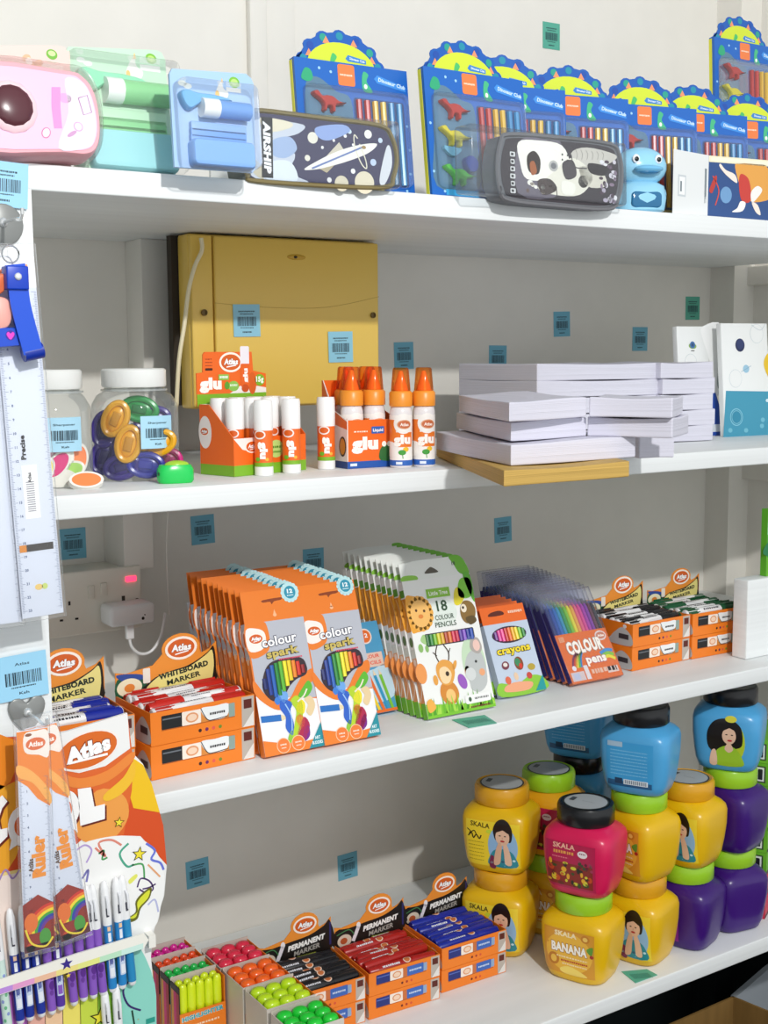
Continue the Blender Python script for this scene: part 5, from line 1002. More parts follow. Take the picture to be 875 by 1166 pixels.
# box standing on the partition at the far right
p = atY(869, 662, PARTY+.015); mb = MB(); H = atY(869, 580, p.y).z-PARTZ; mb.box(0, .13, 0, .012, 0, H, M('5FB52A', .4)); a = Art(mb, (0, 0, 0)); h_ = H*1000
a.rect(1.5, 0, 130, h_*.28, '6CB82A', 0); a.rect(1.5, h_*.28, 130, h_*.62, '2F9A3E', 0); a.blob([(1.5, h_*.5), (40, h_*.6), (80, h_*.45), (130, h_*.6), (130, h_*.3), (1.5, h_*.3)], '1F7A4A', 1); a.rect(1.5, h_*.62, 130, h_*.8, 'BFE0F4', 0); a.rect(1.5, h_*.8, 130, h_, '2F78A8', 0)
solo('picture_box', mb, 'blue and green picture box standing at the right edge above the partition', 'box', Matrix.Translation((p.x, p.y-.006, PARTZ+.0005)))
# ================================================================ LOWEST SHELF
BS = [(0, .0425, .038, 3.4), (.003, .0465, .0415, 3.8), (.016, .0505, .0445, 4.4), (.036, .0535, .0455, 4.8), (.060, .0555, .0478, 5.2), (.084, .0560, .0482, 5.2), (.0925, .0545, .0470, 4.6), (.0985, .0500, .0440, 3.6), (.1035, .0430, .0405, 2.5), (.108, .0385, .0385, 2)]
def tubwarp(u, v, n):
    z = v/1000
    for i in range(len(BS)-1):
        if z <= BS[i+1][0] or i == len(BS)-2:
            k = (z-BS[i][0])/(BS[i+1][0]-BS[i][0]); a = BS[i][1]+(BS[i+1][1]-BS[i][1])*k; b = BS[i][2]+(BS[i+1][2]-BS[i][2])*k; e = BS[i][3]+(BS[i+1][3]-BS[i][3])*k; break
    x = u/1000; q = min(abs(x)/a, .999)
    return Vector((x, -(b*(1-q**e)**(1/e))-n-.0001, z))
def woman(a, l=2, dress='2A8A98', hair='1E1412', bg='8FB8DC'):
    a.ell(14, 48, 20, 30, bg, l); a.blob([(3, 60), (1, 72), (6, 83), (14, 87), (22, 83), (27, 72), (26, 58), (22, 56), (20, 64), (8, 64), (6, 57)], hair, l+1); a.ell(14, 62, 9.5, 12, 'E6BC9E', l+2); a.blob([(5, 68), (6, 76), (16, 78), (24, 72), (22, 68), (14, 72)], hair, l+3)
    a.ell(10.5, 64, 1.5, .8, '2A1A14', l+3); a.ell(17.5, 64, 1.5, .8, '2A1A14', l+3); a.ell(14, 56.5, 3, 1.4, 'B8202A', l+3); a.rect(13.4, 59.5, 14.6, 62, 'D3A083', l+3)
    a.blob([(-4, 20), (-2, 36), (6, 44), (22, 44), (30, 36), (32, 20)], dress, l+1); a.blob([(2, 22), (4, 40), (9, 54), (13, 50), (12, 38), (10, 24)], 'DDB090', l+4); a.blob([(26, 24), (24, 40), (19, 54), (15, 50), (16, 38), (18, 24)], 'E6BC9E', l+4)
    for k in range(7): a.ell(-1+k*5, 24+(k*7) % 9, 2, 1.6, ('BFE0E8', '2A5A78')[k % 2], l+3)
def tub_art(a, kind):
    if kind == 'woman':
        a.rect(-44, 12, 44, 86, 'F0D232', 0); a.text('SKALA', -20, 79, 8, '3A3412', 2, w=32, rot=-.05, bold=.02); a.curve([(-42, 70), (-36, 66), (-38, 62), (-30, 68), (-26, 62)], 1.6, '1C1A10', 2); a.curve([(-40, 58), (-34, 64), (-31, 56), (-26, 62), (-21, 56), (-18, 62)], 2, '1C1A10', 2)
        a.blob([(-10, 68), (-6, 73), (2, 70), (0, 66)], 'C9D83A', 1); a.ell(20, 80, 6, 4.5, 'B8D63A', 1)
        for k in range(6): a.dashes(-27, 50-k*6, 26, 1.4, 'A8901E', 1, 8)
        a2 = Art(a.mb, warp=lambda u, v, n: tubwarp(17+(u-14)*1.2, 47+(v-48)*1.16, n), rough=.3); woman(a2); a2.blob([(-4, 18), (-2, 34), (4, 30), (4, 16)], '7A2A48', 5)
    elif kind == 'banana':
        a.rect(-44, 12, 38, 84, 'D9982A', 0); a.ell(-3, 48, 38, 32, 'EDB83A', 1); a.text('SKALA', -8, 77, 8, 'FBE9B8', 3, w=36, bold=.05); a.text('BANANA', -2, 55, 15, 'FFFCEE', 4, w=58, bold=.05, out='B06A1A'); a.ell(24, 76, 7, 6, 'C9801E', 2); a.ell(24, 76, 4, 3.4, 'F0C860', 3)
        a.dashes(2, 40, 50, 2.6, 'F8E4B0', 3, 12); a.dashes(6, 34, 44, 3, 'B8341E', 3, 12); a.dashes(6, 29, 40, 2.4, 'F8E4B0', 3, 11); a.ell(-28, 34, 9, 10, 'C47A1A', 2); a.ell(-28, 34, 5, 6, 'EFC04A', 3); a.blob([(-18, 20), (-4, 26), (14, 22), (26, 14), (-10, 13)], 'F4D86A', 2); a.blob([(26, 60), (36, 66), (34, 52)], '5E9A2E', 3); a.ell(34, 50, 3, 3, 'A82A1E', 4)
    elif kind == 'pink':
        a.rect(-44, 12, 36, 84, 'B81E4E', 0); a.text('SKALA', -14, 78, 8, 'F2B8A0', 2, w=36, bold=.03); a.dashes(-14, 68, 34, 5, 'E8A050', 2, 6); a.ell(16, 70, 8, 5.5, 'F0E6E8', 2); a.dashes(16, 71, 10, 1.8, '8A2A48', 3, 4); a.dashes(-20, 60, 26, 2, 'E8788A', 2, 7)
        a.rect(-42, 16, 32, 52, '8A2A1E', 1); rr = random.Random(9)
        for k in range(34): a.ell(-40+rr.random()*70, 18+rr.random()*34, rr.uniform(2, 6), rr.uniform(2, 5), rr.choice(('E8B02A', '3A4A1E', 'C84A1E', '6A2A18', 'D9D23A', '2A2A18')), 2)
        for k in range(12): a.ell(10+rr.random()*22, 46+rr.random()*14, 2.4, 2.4, rr.choice(('6A1430', '3A4A2E', 'A83A5A')), 3)
    elif kind == 'purple':
        a.rect(-44, 12, 10, 84, '8A2A8E', 0); a.blob([(-40, 70), (-20, 84), (4, 74), (8, 50), (-4, 26), (-30, 24)], 'C85AA0', 1); a.text('SKALA', -18, 66, 8, 'F8E8F4', 2, w=34, bold=.05); a.ell(-6, 44, 9, 12, 'D9B83A', 2); a.dashes(-22, 36, 24, 3, 'F4D8EC', 2, 6); a.dashes(-20, 28, 20, 2, 'F4D8EC', 2, 6)
    elif kind == 'bluewoman':
        a = Art(a.mb, warp=lambda u, v, n: tubwarp(u*1.15, 46+(v-46)*1.08, n), rough=.3)
        a.ell(4, 50, 24, 36, 'B5C92E', 1); a.blob([(-22, 40), (-24, 64), (-14, 82), (6, 86), (22, 74), (24, 48), (14, 40), (-6, 30)], '17100F', 2); a.ell(6, 60, 9.5, 13, 'E8C0A4', 3); a.blob([(-5, 66), (0, 78), (12, 77), (16, 68), (8, 74)], '17100F', 4); a.ell(2.5, 62, 1.6, .9, '2A1A14', 4); a.ell(10, 62, 1.6, .9, '2A1A14', 4); a.ell(7, 53, 3.4, 1.5, 'C22030', 4)
        a.blob([(-14, 14), (-12, 34), (0, 44), (14, 42), (24, 28), (24, 14)], '9AC42E', 3); a.blob([(-20, 14), (-18, 34), (-12, 36), (-10, 14)], 'E8C0A4', 4); a.blob([(0, 40), (6, 50), (12, 40), (6, 34)], 'E8C0A4', 4); a.ell(8, 86, 8, 5, 'D9D23A', 3)
    elif kind == 'blueback':
        a.rect(-40, 13, 34, 84, '3F9FD8', 0); a.rect(-38, 76, -14, 84, 'A8C4DA', 1); a.rect(-38, 13, 32, 22, '2A5E8A', 1); a.rect(-26, 17, -14, 26, '1E3A5A', 2); a.rect(-12, 17, 26, 25, 'E6EEF2', 2)
        for k in range(14): a.rect(-10+k*2.5, 18, -8.8+k*2.5, 24, '2A4A6A', 3)
        for k in range(8): a.dashes(-4, 70-k*5.4, 58, 1.4, '8CCBEC', 1, 16)
def tub(lab, kind, col, lid, x, y, lev, yaw, disc=False, grp=None):
    T = TR(x, y, Z4T+.0005+lev*.1362, yaw, 0); t = thing('hair_cream_tub', lab, 'tub', T, grp)
    mb = MB(); mb.loft(BS, M(col, .28), 56); tub_art(Art(mb, warp=tubwarp, rough=.3), kind); part('body', mb, t)
    mb = MB(); r = .0428; mb.lathe([(r*.98, .107), (r*1.02, .109), (r*1.02, .130), (r*.97, .1345), (r*.9, .1355), (r*.88, .1348), (0, .1348)], M(lid, .25), seg=44)
    if disc: a = Art(mb, (0, 0, .1348), (1, 0, 0), (0, 1, 0), (0, 0, 1)); a.ell(0, 0, 35, 35, '2E3430', 0, n=40); a.ell(0, 0, 32.5, 32.5, 'B9BDBE', 1, n=40); a.rect(-26, -6, -18, 10, '4A4E50', 2, r=1); a.dashes(4, 0, 20, 3, 'A2A6A8', 2, 6)
    part('lid', mb, t, {'9CD02A': 'lime green lid', '16171A': 'black lid', 'E0A31E': None}.get(lid)); return t
YL, LG, BK = 'E8B90E', '9CD02A', '16171A'
for a_ in [
    ('yellow cream tub with a dark haired woman, beneath another, right behind the blue marker box', 'woman', YL, 'E0A31E', 1.226, .224, 0, R(-58), False),
    ('yellow cream tub with grey lid sticker and a dark haired woman, upper left', 'woman', YL, 'E0A31E', 1.227, .224, 1, R(-57), True),
    ('yellow tub with green lid at the bottom, mostly hidden behind the banana tub', 'banana', 'E8B41A', LG, 1.334, .236, 0, R(-62), False),
    ('yellow tub with green lid and grey lid sticker, behind the pink tub', 'pink', 'E8A81A', LG, 1.333, .234, 1, R(-62), True),
    ('yellow banana cream tub with green lid, supporting the pink tub', 'banana', YL, LG, 1.275, .083, 0, R(-66), False),
    ('bright pink cream tub with black lid standing on the banana tub', 'pink', 'D81A55', BK, 1.277, .083, 1, R(-66), True),
    ('yellow cream tub at the shelf edge, bottom of the blue topped stack', 'woman', YL, 'E0A31E', 1.388, .080, 0, R(-72), False),
    ('yellow banana cream tub with green lid directly beneath the blue tub seen from the back', 'banana', YL, LG, 1.387, .081, 1, R(-84), False),
    ('blue cream tub with black lid seen from its back label, nearest blue one', 'blueback', '4FA6DC', BK, 1.388, .081, 2, R(-62), False),
    ('purple cream tub with green lid supporting a yellow tub, front of the purple ones', 'purple', '3B1274', LG, 1.489, .074, 0, R(-72), False),
    ('yellow cream tub with a woman and grey lid sticker, standing on a purple tub', 'woman', YL, 'E0A31E', 1.488, .076, 1, R(-76), True),
    ('purple cream tub with green lid at the shelf bottom, rightmost of all', 'purple', '3B1274', LG, 1.594, .078, 0, R(-100), False),
    ('purple cream tub with green lid directly beneath the blue tub with a woman', 'purple', '3B1274', LG, 1.592, .078, 1, R(-78), False),
    ('blue cream tub showing a black haired woman in a green top', 'bluewoman', '4FA6DC', BK, 1.590, .080, 2, R(-58), False),
    ('blue cream tub at the bottom in the rear, hidden behind other tubs', 'blueback', '4FA6DC', BK, 1.434, .272, 0, R(-62), False),
    ('blue cream tub in the rear, between the green lids and the black lid', 'blueback', '4FA6DC', BK, 1.434, .272, 1, R(-62), False),
    ('blue cream tub high in the rear shade, left of the nearest blue one', 'blueback', '4FA6DC', BK, 1.433, .270, 2, R(-62), False)]:
    tub(*a_, grp='stacked hair cream tubs')
# ---------------------------------------------------------------- hair dye boxes at the right
c = atZ(868, 1050, Z4T); q0 = TR(c.x+.012, c.y+.004, Z4T+.0005, R(28)); HB = .0385
cols = ['C81E44', 'C81E44', '6DB82A', '6DB82A', '74BE2C', '6DB82A', '6DB82A', '74BE2C']; pos = ['at the bottom', 'second from the bottom', 'third from the bottom', 'fourth from the bottom', 'fifth from the bottom', 'sixth from the bottom', 'second from the top', 'on top']
for k in range(8):
    mb = MB(); D = .042; mb.box(0, .13, 0, D, 0, HB-.0006, M(cols[k], .4), bev=.0005); a = Art(mb, (0, -.0001, 0)); H = HB*1000
    a.rect(0, 0, 130, H*.15, '2A2A22' if k > 1 else '5A1020', 0); a.rect(28, 2, 130, H-3, ('9A3A5A', 'B82A4A', '8A3A7A', '9A3A4A', 'C8405A', '7A2A6A', '5A7A3A', 'B86A7A')[k], 0); a.ell(44, H*.5, 8, H*.36, 'E8C0A4', 1); a.blob([(36, 6), (34, 28), (44, 35), (54, 26), (50, 30), (44, 31), (38, 24)], '2A1810', 2)
    b = Art(mb, (-.0001, D, 0), (0, -1, 0), (0, 0, 1), (-1, 0, 0)); d = D*1000; b.rect(0, 0, d, H-.6, cols[k], 0); b.rect(d*.10, H*.12, d*.86, H*.86, '3A4A2E' if k > 1 else '6A1830', 1); b.rect(d*.16, H*.18, d*.80, H*.80, 'E9ECE8', 2); b.rect(d*.56, H*.25, d*.74, H*.72, '1E2026', 3, r=1.5); b.dashes(d*.34, H*.5, d*.26, H*.3, 'B8BEC0', 3, 3)
    T = q0 @ Matrix.Translation((0, 0, k*HB)) @ Matrix.Rotation(R((0, 1.5, -1, .5, -1.5, 1, -.5, 1)[k]), 4, 'Z')
    solo('hair_dye_box', mb, ('red' if k < 2 else 'green')+' hair dye box %s of the stack at the right end' % pos[k], 'box', T, 'stacked hair dye boxes')
# ---------------------------------------------------------------- highlighters
def hl_pen(col, lab, T, grp, r, L, squash=.82):
    mb = MB(); mb.lathe([(r*.9, 0), (r, .002), (r, L*.62), (r*.98, L*.62)], M(col, .3), seg=16, sy=squash); t = thing('highlighter_pen', lab, 'highlighter', T, grp); part('barrel', mb, t)
    mb = MB(); mb.lathe([(r*1.04, L*.6), (r*1.06, L*.61), (r*1.0, L-.006), (r*.82, L-.002), (r*.4, L), (0, L)], M(col, .22, 0, .6), seg=16, sy=squash); part('cap', mb, t); return t
def hl_box(lab, x, y, W, D, H, rim, col, n, m, plab, grp, front=None, r=.0088, L=.098, yaw=0):
    T = TR(x, y, Z4T+.0005, yaw); t = thing('highlighter_box', lab, 'display box', T, 'open highlighter boxes'); mb = MB(); th = .0012; m1 = M('DDD6CC' if rim == 'pale' else OR, .45); mo = M('CFC3B8', .45)
    mb.box(0, W, 0, th, 0, H if front is None else H*.60, m1 if front is None else M(OR, .4)); mb.box(0, W, D-th, D, 0, H+.004, mo); mb.box(0, th, th, D-th, 0, H, mo if front is None else M('3A241A', .5)); mb.box(W-th, W, th, D-th, 0, H, M(OR, .4)); mb.box(th, W-th, th, D-th, 0, th, mo)
    if front:
        b = Art(mb, (0, D, 0), (0, -1, 0), (0, 0, 1), (-1, 0, 0)); d = D*1000; h_ = H*1000; b.rect(0, h_*.92, d, h_, '2A1C16', 0); b.rect(d*.1, 2, d*.35, h_*.9, 'E8A03A', 0); b.rect(d*.35, 2, d*.62, h_*.9, 'E0207A' if front != 'r' else 'C8202A', 0); b.rect(d*.62, 2, d*.92, h_*.9, 'B81E2E', 0)
        a = Art(mb, (0, 0, 0)); a.text('HIGHLIGHTER', W*500, H*520, 6.5, '3AA8B8', 1, w=W*900, rot=.03, bold=.05, out='F0E8D8'); a.dashes(W*500, H*380, W*700, 3, 'F8D8B8', 1, 8); a.blob([(4, 4), (30, 30), (50, 10), (60, 4)], 'F0E03A', 0)
    else:
        a = Art(mb, (0, 0, 0)); a.rect(3, 3, W*1000-3, H*600, OR, 0); a.text('HIGHLIGHTER', W*500, H*420, 7, 'F6F0E6', 1, w=W*800, bold=.05)
    part('carton', mb, t)
    p0 = None
    for j in range(m):
        for i in range(n):
            X = (i+.5)*(W-.004)/n+.002; Y = (j+.5)*(D-.004)/m+.002; q = T @ TR(X, Y, .0015+random.uniform(0, .002), R(random.uniform(-8, 8)))
            if p0 is None: p0 = hl_pen(col, plab, q, grp, r, L)
            else: dup(p0, q, plab)
for k, (y, nm, c, c2) in enumerate(((.236, 'red', 'E8304E', ''), (.168, 'orange', 'FF6A1E', ''), (.099, 'yellow green', 'C4E81E', ''), (.026, 'bright green', '1FD23A', ''))):
    hl_box('wide box of %s highlighters, %s of the right row' % (nm, ('rearmost', 'second from the back', 'third from the back', 'front')[k]), .7335, y, .074, .062, .094, 'pale', c, 3, 3, nm+' highlighter in the right row of wide open boxes', nm+' highlighters', r=.0112, L=.096)
for k, (y, nm, c) in enumerate(((.318, 'magenta', 'E0209A'), (.283, 'dark orange', 'F0501E'), (.249, 'green', '1EC050'), (.215, 'lemon yellow', 'DDF01E'))):
    hl_box('narrow box of %s highlighters, %s of the left row' % (nm, ('rearmost', 'second from the back', 'third from the back', 'front')[k]), .661, y, .069, .030, .094, 'o', c, 5, 2, nm+' highlighter in the left row of narrow open boxes', nm+' narrow highlighters', front='x', r=.0062, L=.092)
# ================================================================ FOREGROUND DISPLAY AND HANGING GOODS
Y0 = -.045
f = Fr(atY(0, 1166, Y0)); X = f.px; pp = f.pp
t = thing('pen_display_stand', 'colourful cardboard pen display lettered COOL hanging at the front left', 'display stand', f.T)
mb = MB(); out = pp((-70, 842), (40, 838), (60, 838), (145, 812), (150, 856), (163, 870), (175, 900), (186, 940), (190, 985), (187, 1020), (179, 1045), (174, 1066), (172, 1090), (176, 1130), (180, 1290), (-70, 1290))
mb.relief(out, .0035, M('F2F2F0', .45), -.0035); a = Art(mb)
a.poly(pp((-70, 842), (40, 838), (62, 838), (64, 960), (150, 880), (163, 871), (175, 900), (186, 940), (190, 985), (160, 952), (100, 950), (60, 985), (0, 1010), (-70, 1010)), 'D9501E', 0)
a.blob(pp((-20, 838), (10, 840), (20, 850), (12, 890), (-20, 900)), 'F08A1E', 1, 3); a.blob(pp((-20, 900), (6, 895), (24, 893), (24, 960), (0, 1000), (-20, 1000)), 'F0A82A', 1, 3)
a.poly(pp((150, 862), (163, 871), (173, 893), (182, 925), (152, 920), (146, 900)), 'F4C41A', 1)
# glossy top card
a.poly(pp((52, 842), (145, 813), (152, 868), (150, 900), (140, 955), (110, 960), (60, 948), (50, 940)), 'E2682A', 2)
a.poly(pp((52, 841), (145, 813), (148, 852), (120, 872), (90, 880), (66, 876), (54, 866)), 'F1F1EF', 4)
a.blob(pp((64, 878), (90, 886), (122, 877), (150, 856), (151, 866), (122, 890), (90, 897), (66, 890)), 'EE8A3A', 5); a.blob(pp((118, 905), (140, 885), (152, 866), (153, 884), (140, 902), (122, 912)), 'F4C030', 6)
a.blob(pp((84, 940), (110, 900), (140, 905), (146, 930), (128, 955), (100, 960)), 'F0A04A', 3)
u, v = X(99.5, 854); a.ell(u, v, 36, 20.5, 'F6EEE8', 6, .17); a.ell(u, v, 33, 18.5, 'DD6A1C', 7, .17); a.text('Atlas', u, v+1, 17, 'FFFFFF', 8, w=50, rot=.17, bold=.07, shear=.08, out='8E3A10', ow=.05); a.curve(pp((78, 869), (98, 864), (122, 858)), 2.6, 'FFFFFF', 10)
# COOL
def letter(pts, l=8, c='FBFBFA'):
    P = pp(*pts); a.poly([(x+2, y-2) for x, y in P], '6A1E14', l); a.poly(P, c, l+1)
letter(((88, 898), (103, 896), (107, 918), (119, 915), (119, 932), (91, 940)))
for cx, cy, rx, ry, l in ((76, 921, 12.5, 19, 8), (24, 940, 13, 20, 8)):
    u, v = X(cx, cy); a.ell(u+2, v-2, rx+1, ry+1, '6A1E14', l); a.ell(u, v, rx+1, ry+1, 'FBFBFA', l+1); a.ell(u-1, v, rx*.5, ry*.52, 'E2682A', l+2)
a.poly(pp((74, 936), (86, 930), (88, 948), (82, 942)), 'FBFBFA', 10); a.poly(pp((14, 948), (24, 958), (10, 968)), 'FBFBFA', 10)
letter(((-14, 930), (-8, 915), (2, 905), (8, 912), (2, 920), (-2, 932), (0, 944), (8, 942), (8, 952), (-4, 964), (-14, 950)))
for cx, cy, r_ in ((135, 936, 6.5), (158, 972, 9), (157, 1160, 1)): a.star(*X(cx, cy), r_, '2A2408', 11, .2); a.star(*X(cx, cy), r_*.76, 'F4E23A', 12, .2)
# doodle field
a.blob(pp((66, 1000), (84, 966), (120, 953), (155, 953), (178, 970), (187, 1000), (183, 1030), (176, 1055), (150, 1075), (60, 1085)), 'F6F6F4', 6)
for P, c, w_ in ((((84, 970), (96, 962), (104, 968), (98, 982)), 'B8A0D8', 2), (((108, 965), (120, 975), (112, 960), (126, 956), (138, 962)), 'E08A78', 2.4), (((146, 960), (136, 972), (144, 986), (152, 984)), '4AA88A', 2.4), (((166, 960), (176, 968), (172, 978), (182, 982), (186, 990)), '6A78D8', 2.6), (((150, 985), (162, 984), (164, 1000)), '4AA05A', 2), (((168, 984), (176, 992), (182, 998)), 'E8A878', 2),
                 (((86, 985), (92, 1000), (100, 990), (98, 1004)), '7A78B8', 2.4), (((156, 1010), (160, 1000), (170, 1003), (174, 1012), (166, 1016), (158, 1012)), '4A2A6A', 1.8), (((162, 1012), (170, 1010), (177, 1006)), '4A2A6A', 1.8), (((168, 1030), (176, 1024), (180, 1038)), 'B8BCE0', 2), (((112, 972), (118, 968), (116, 978), (122, 976)), '4AA05A', 2)): a.curve(pp(*P), w_, c, 7)
a.blob(pp((145, 1045), (154, 1038), (154, 1026), (162, 1016), (172, 1010), (170, 1022), (160, 1034), (156, 1046), (146, 1050)), '6A6A1E', 8); a.blob(pp((147, 1045), (156, 1038), (156, 1027), (163, 1018), (170, 1013), (168, 1022), (158, 1033), (154, 1044)), 'DDE23A', 9); a.blob(pp((146, 1002), (154, 995), (156, 998), (148, 1006)), 'E6E86A', 8)
a.rect(*X(-60, 1015), *X(28, 988), 'F0D88A', 2); a.poly(pp((-60, 1010), (62, 985), (66, 1100), (-60, 1130)), 'F3E2D8', 3); a.curve(pp((-2, 1004), (6, 990), (14, 1000), (22, 990)), 2, 'A88AC0', 5)
# pastel patchwork below
CP_ = ['3A9AB8', '8A5AC8', 'C06AC8', 'E8B0A0', 'F0C8A0', 'EFE06A', 'C8DA4A', '9AD04A', '8AD8B8']
for k, c in enumerate(CP_): x0 = -30+k*20; a.poly(pp((x0, 1130-.31*x0), (x0+20.3, 1124-.31*x0), (x0+26, 1300), (x0+4, 1300)), c, 4)
a.blob(pp((146, 1070), (160, 1080), (176, 1120), (178, 1170), (180, 1290), (130, 1290), (140, 1150), (134, 1100)), '8FD8C8', 5, 3); a.curve(pp((148, 1115), (140, 1128), (146, 1144), (160, 1150)), 2.2, '3A2A6A', 7); a.curve(pp((150, 1150), (153, 1168)), 2, '1E3A2A', 7)
a.star(*X(114, 1158), 13, '2A2408', 7, .1); a.star(*X(114, 1158), 9.6, 'EDE23A', 8, .1); a.rect(*X(166, 1166), *X(176, 1157), '2A9A8A', 7)
part('back_board', mb, t)
# slotted rail
mb = MB(); rl = pp((-60, 1128), (0, 1107), (80, 1080), (158, 1057), (163, 1064), (158, 1073), (80, 1098), (0, 1124), (-60, 1144)); mb.relief(rl, .0022, M('F4F2E8', .4), .0135); b = Art(mb, (0, -.0157, 0))
for k, c in enumerate(('7FB8E0', 'C090E0', 'E8A0D0', 'F0C0A0', 'F0E08A', 'E8EA8A', 'BFE8C8', 'CFEFE4')): x0 = -40+k*24.6; b.poly(pp((x0, 1119.5-.315*(x0+8)), (x0+24.6, 1119.5-.315*(x0+32.6)), (x0+24.6, 1107+16.4-.315*(x0+24.6)), (x0, 1107+16.4-.315*x0)), c, 0)
b.star(*X(70, 1091), 7, '3A2A8A', 1); b.star(*X(72, 1104), 3, 'F0D23A', 1)
part('slotted_rail', mb, t); 
mb = MB(); 
for x in (-30, 168): u, v = X(x, 1120-.31*x); mb.box(u/1000-.004, u/1000+.004, -.0136, 0, v/1000-.006, v/1000+.008, M('F0EEE6', .4))
part('rail_bracket', mb, t)
# pens
def gel_pen(style):
    lab = ''; o = thing('gel_pen', lab, 'pen', Matrix.Identity(4)); body, low, capc = {'blue': ('22379A', '2A4AA8', 'F2F3F4'), 'purple': ('8A5CC0', '8E66C8', 'F2F3F4'), 'sky': ('2A86C8', '2A8AC0', 'F2F3F4'), 'teal': ('2A8AC0', '2F8EB8', 'F2F3F4'), 'dots': ('CFE6DC', 'CFE6DC', 'F2F3F4'), 'navy': ('5A3AA0', '8A5CC0', 'F2F3F4')}[style]
    r = .0048; mb = MB(); mb.lathe([(r*.5, 0), (r*.85, .002), (r*.9, .006)], M('F2F3F4', .3), seg=14); mb.lathe([(r, .0055), (r, .058), (r, .084), (r*.96, .086)], M(body, .3), seg=14); mb.lathe([(r*1.02, .078), (r*1.02, .104), (r*.9, .118), (r*.55, .126), (0, .128)], M(capc, .25), seg=14)
    wp = lambda u, v, n: Vector(((r+n)*math.sin(u/1000/r), -(r+n)*math.cos(u/1000/r), v/1000)); a = Art(mb, warp=wp)
    if style in ('blue', 'sky', 'navy'): a.rect(-3, 18, 3.4, 44, 'C9D6EC', 0); a.dashes(0, 38, 3.6, 10, '22379A', 1, 3); a.rect(-2, 20, 2.4, 30, 'E8ECF4' if style != 'navy' else '8A5CC0', 1); a.rect(-1.6, 72, 1.6, 77, 'F0C8A0', 1); a.rect(-1.4, 60, 1.6, 70, 'E8ECF4', 1)
    if style == 'purple': a.ell(0, 34, 3, 5, '5A2A8A', 0); a.ell(1, 44, 3, 4, '5A2A8A', 0); a.ell(-1, 26, 2, 3, '6A3A9A', 0)
    if style == 'dots':
        for k in range(8): a.ell((-2, 2, 0)[k % 3], 12+k*7, 1.4, 2, ('6FB88A', '8A9AD0')[k % 2], 0)
    a.rect(-1.4, 88, 1.4, 98, '4A4A5A', 1)
    part('barrel', mb, o); mb = MB(); mb.tube([(0, -r*1.1, .112), (0, -r*1.9, .108), (0, -r*1.8, .092)], .0014, M('E8EAEE', .2, 0, .6), 6); part('clip', mb, o); return o
PR = {}
PS = [(7, 1168, 'dots', 'pale patterned'), (21, 1162, 'blue', 'dark blue'), (32, 1158, 'blue', 'dark blue'), (45, 1154, 'blue', 'dark blue'), (57, 1151, 'purple', 'purple'), (67, 1146, 'navy', 'purple and navy'), (82, 1141, 'purple', 'purple'), (93, 1136, 'purple', 'purple'), (104, 1133, 'purple', 'purple'), (115, 1130, 'purple', 'purple'), (126, 1126, 'sky', 'sky blue'), (137, 1122, 'sky', 'sky blue'), (148, 1118, 'teal', 'plain teal')]
OW = ['far left', 'second from the left', 'third from the left', 'fourth from the left', 'fifth from the left', 'sixth from the left', 'middle', 'sixth from the right', 'fifth from the right', 'fourth from the right', 'third from the right', 'second from the right', 'far right']
def pen_rows(dy, rowname, gname, sub=None):
    for k, (x, y, st, nm) in enumerate(PS):
        if sub and k not in sub: continue
        u, v = X(x, y+dy); T = f.T @ Matrix.Translation((u/1000, -.0075, v/1000)) @ Matrix.Rotation(R(-1.8), 4, 'Y') @ Matrix.Rotation(R(-2+k % 3), 4, 'Y') @ Matrix.Rotation(R((k*37) % 30-15), 4, 'Z')
        lab = '%s pen in the %s of the display, %s' % (nm, rowname, OW[k])
        if st in PR: dup(PR[st], T, lab, gname)
        else: PR[st] = gel_pen(st); PR[st].matrix_world = T; PR[st]['label'] = lab; PR[st]['group'] = gname
pen_rows(0, 'slotted rail', 'pens in the display rail')
pen_rows(118, 'bottom row', 'pens in the bottom row of the display', sub=(10, 11))
# ---- hanging rulers
def ruler(name, lab, hook, ang, W, L, Yp, artf, grp, bodym=None):
    T = Matrix.Translation(hook) @ Matrix.Rotation(ang, 4, 'Y'); t = thing(name, lab, 'ruler', T, grp)
    mb = MB(); mb.box(-W/2, W/2, -.0008, .0008, -L, .0, bodym or M('DDE4F2', .2), bev=.0005); a = Art(mb, (0, -.0008, 0)); artf(a, W*1000, L*1000); part('scale', mb, t)
    mb = MB(); mb.box(-W/2-.0025, W/2+.0025, -.0018, .0018, -L-.004, .012, clear('FFFFFF', 'clear', .15), bev=.0008); part('clear_sleeve', mb, t); return t
def ticks(a, W, L, both=True, c='5A6A8A', v0=-12):
    k = 0; v = v0
    while v > -L+6:
        l_ = 5 if k % 10 == 0 else (3.6 if k % 5 == 0 else 2.2); a.rect(-W/2+.8, v-.15, -W/2+.8+l_, v+.15, c, 1)
        if both: a.rect(W/2-.8-l_, v-.15, W/2-.8, v+.15, c, 1)
        if k % 10 == 0 and k: a.text(str(k//10), -W/2+8.4, v, 2.6, c, 1)
        v -= 1.25 if L < 260 else 1.35; k += 1
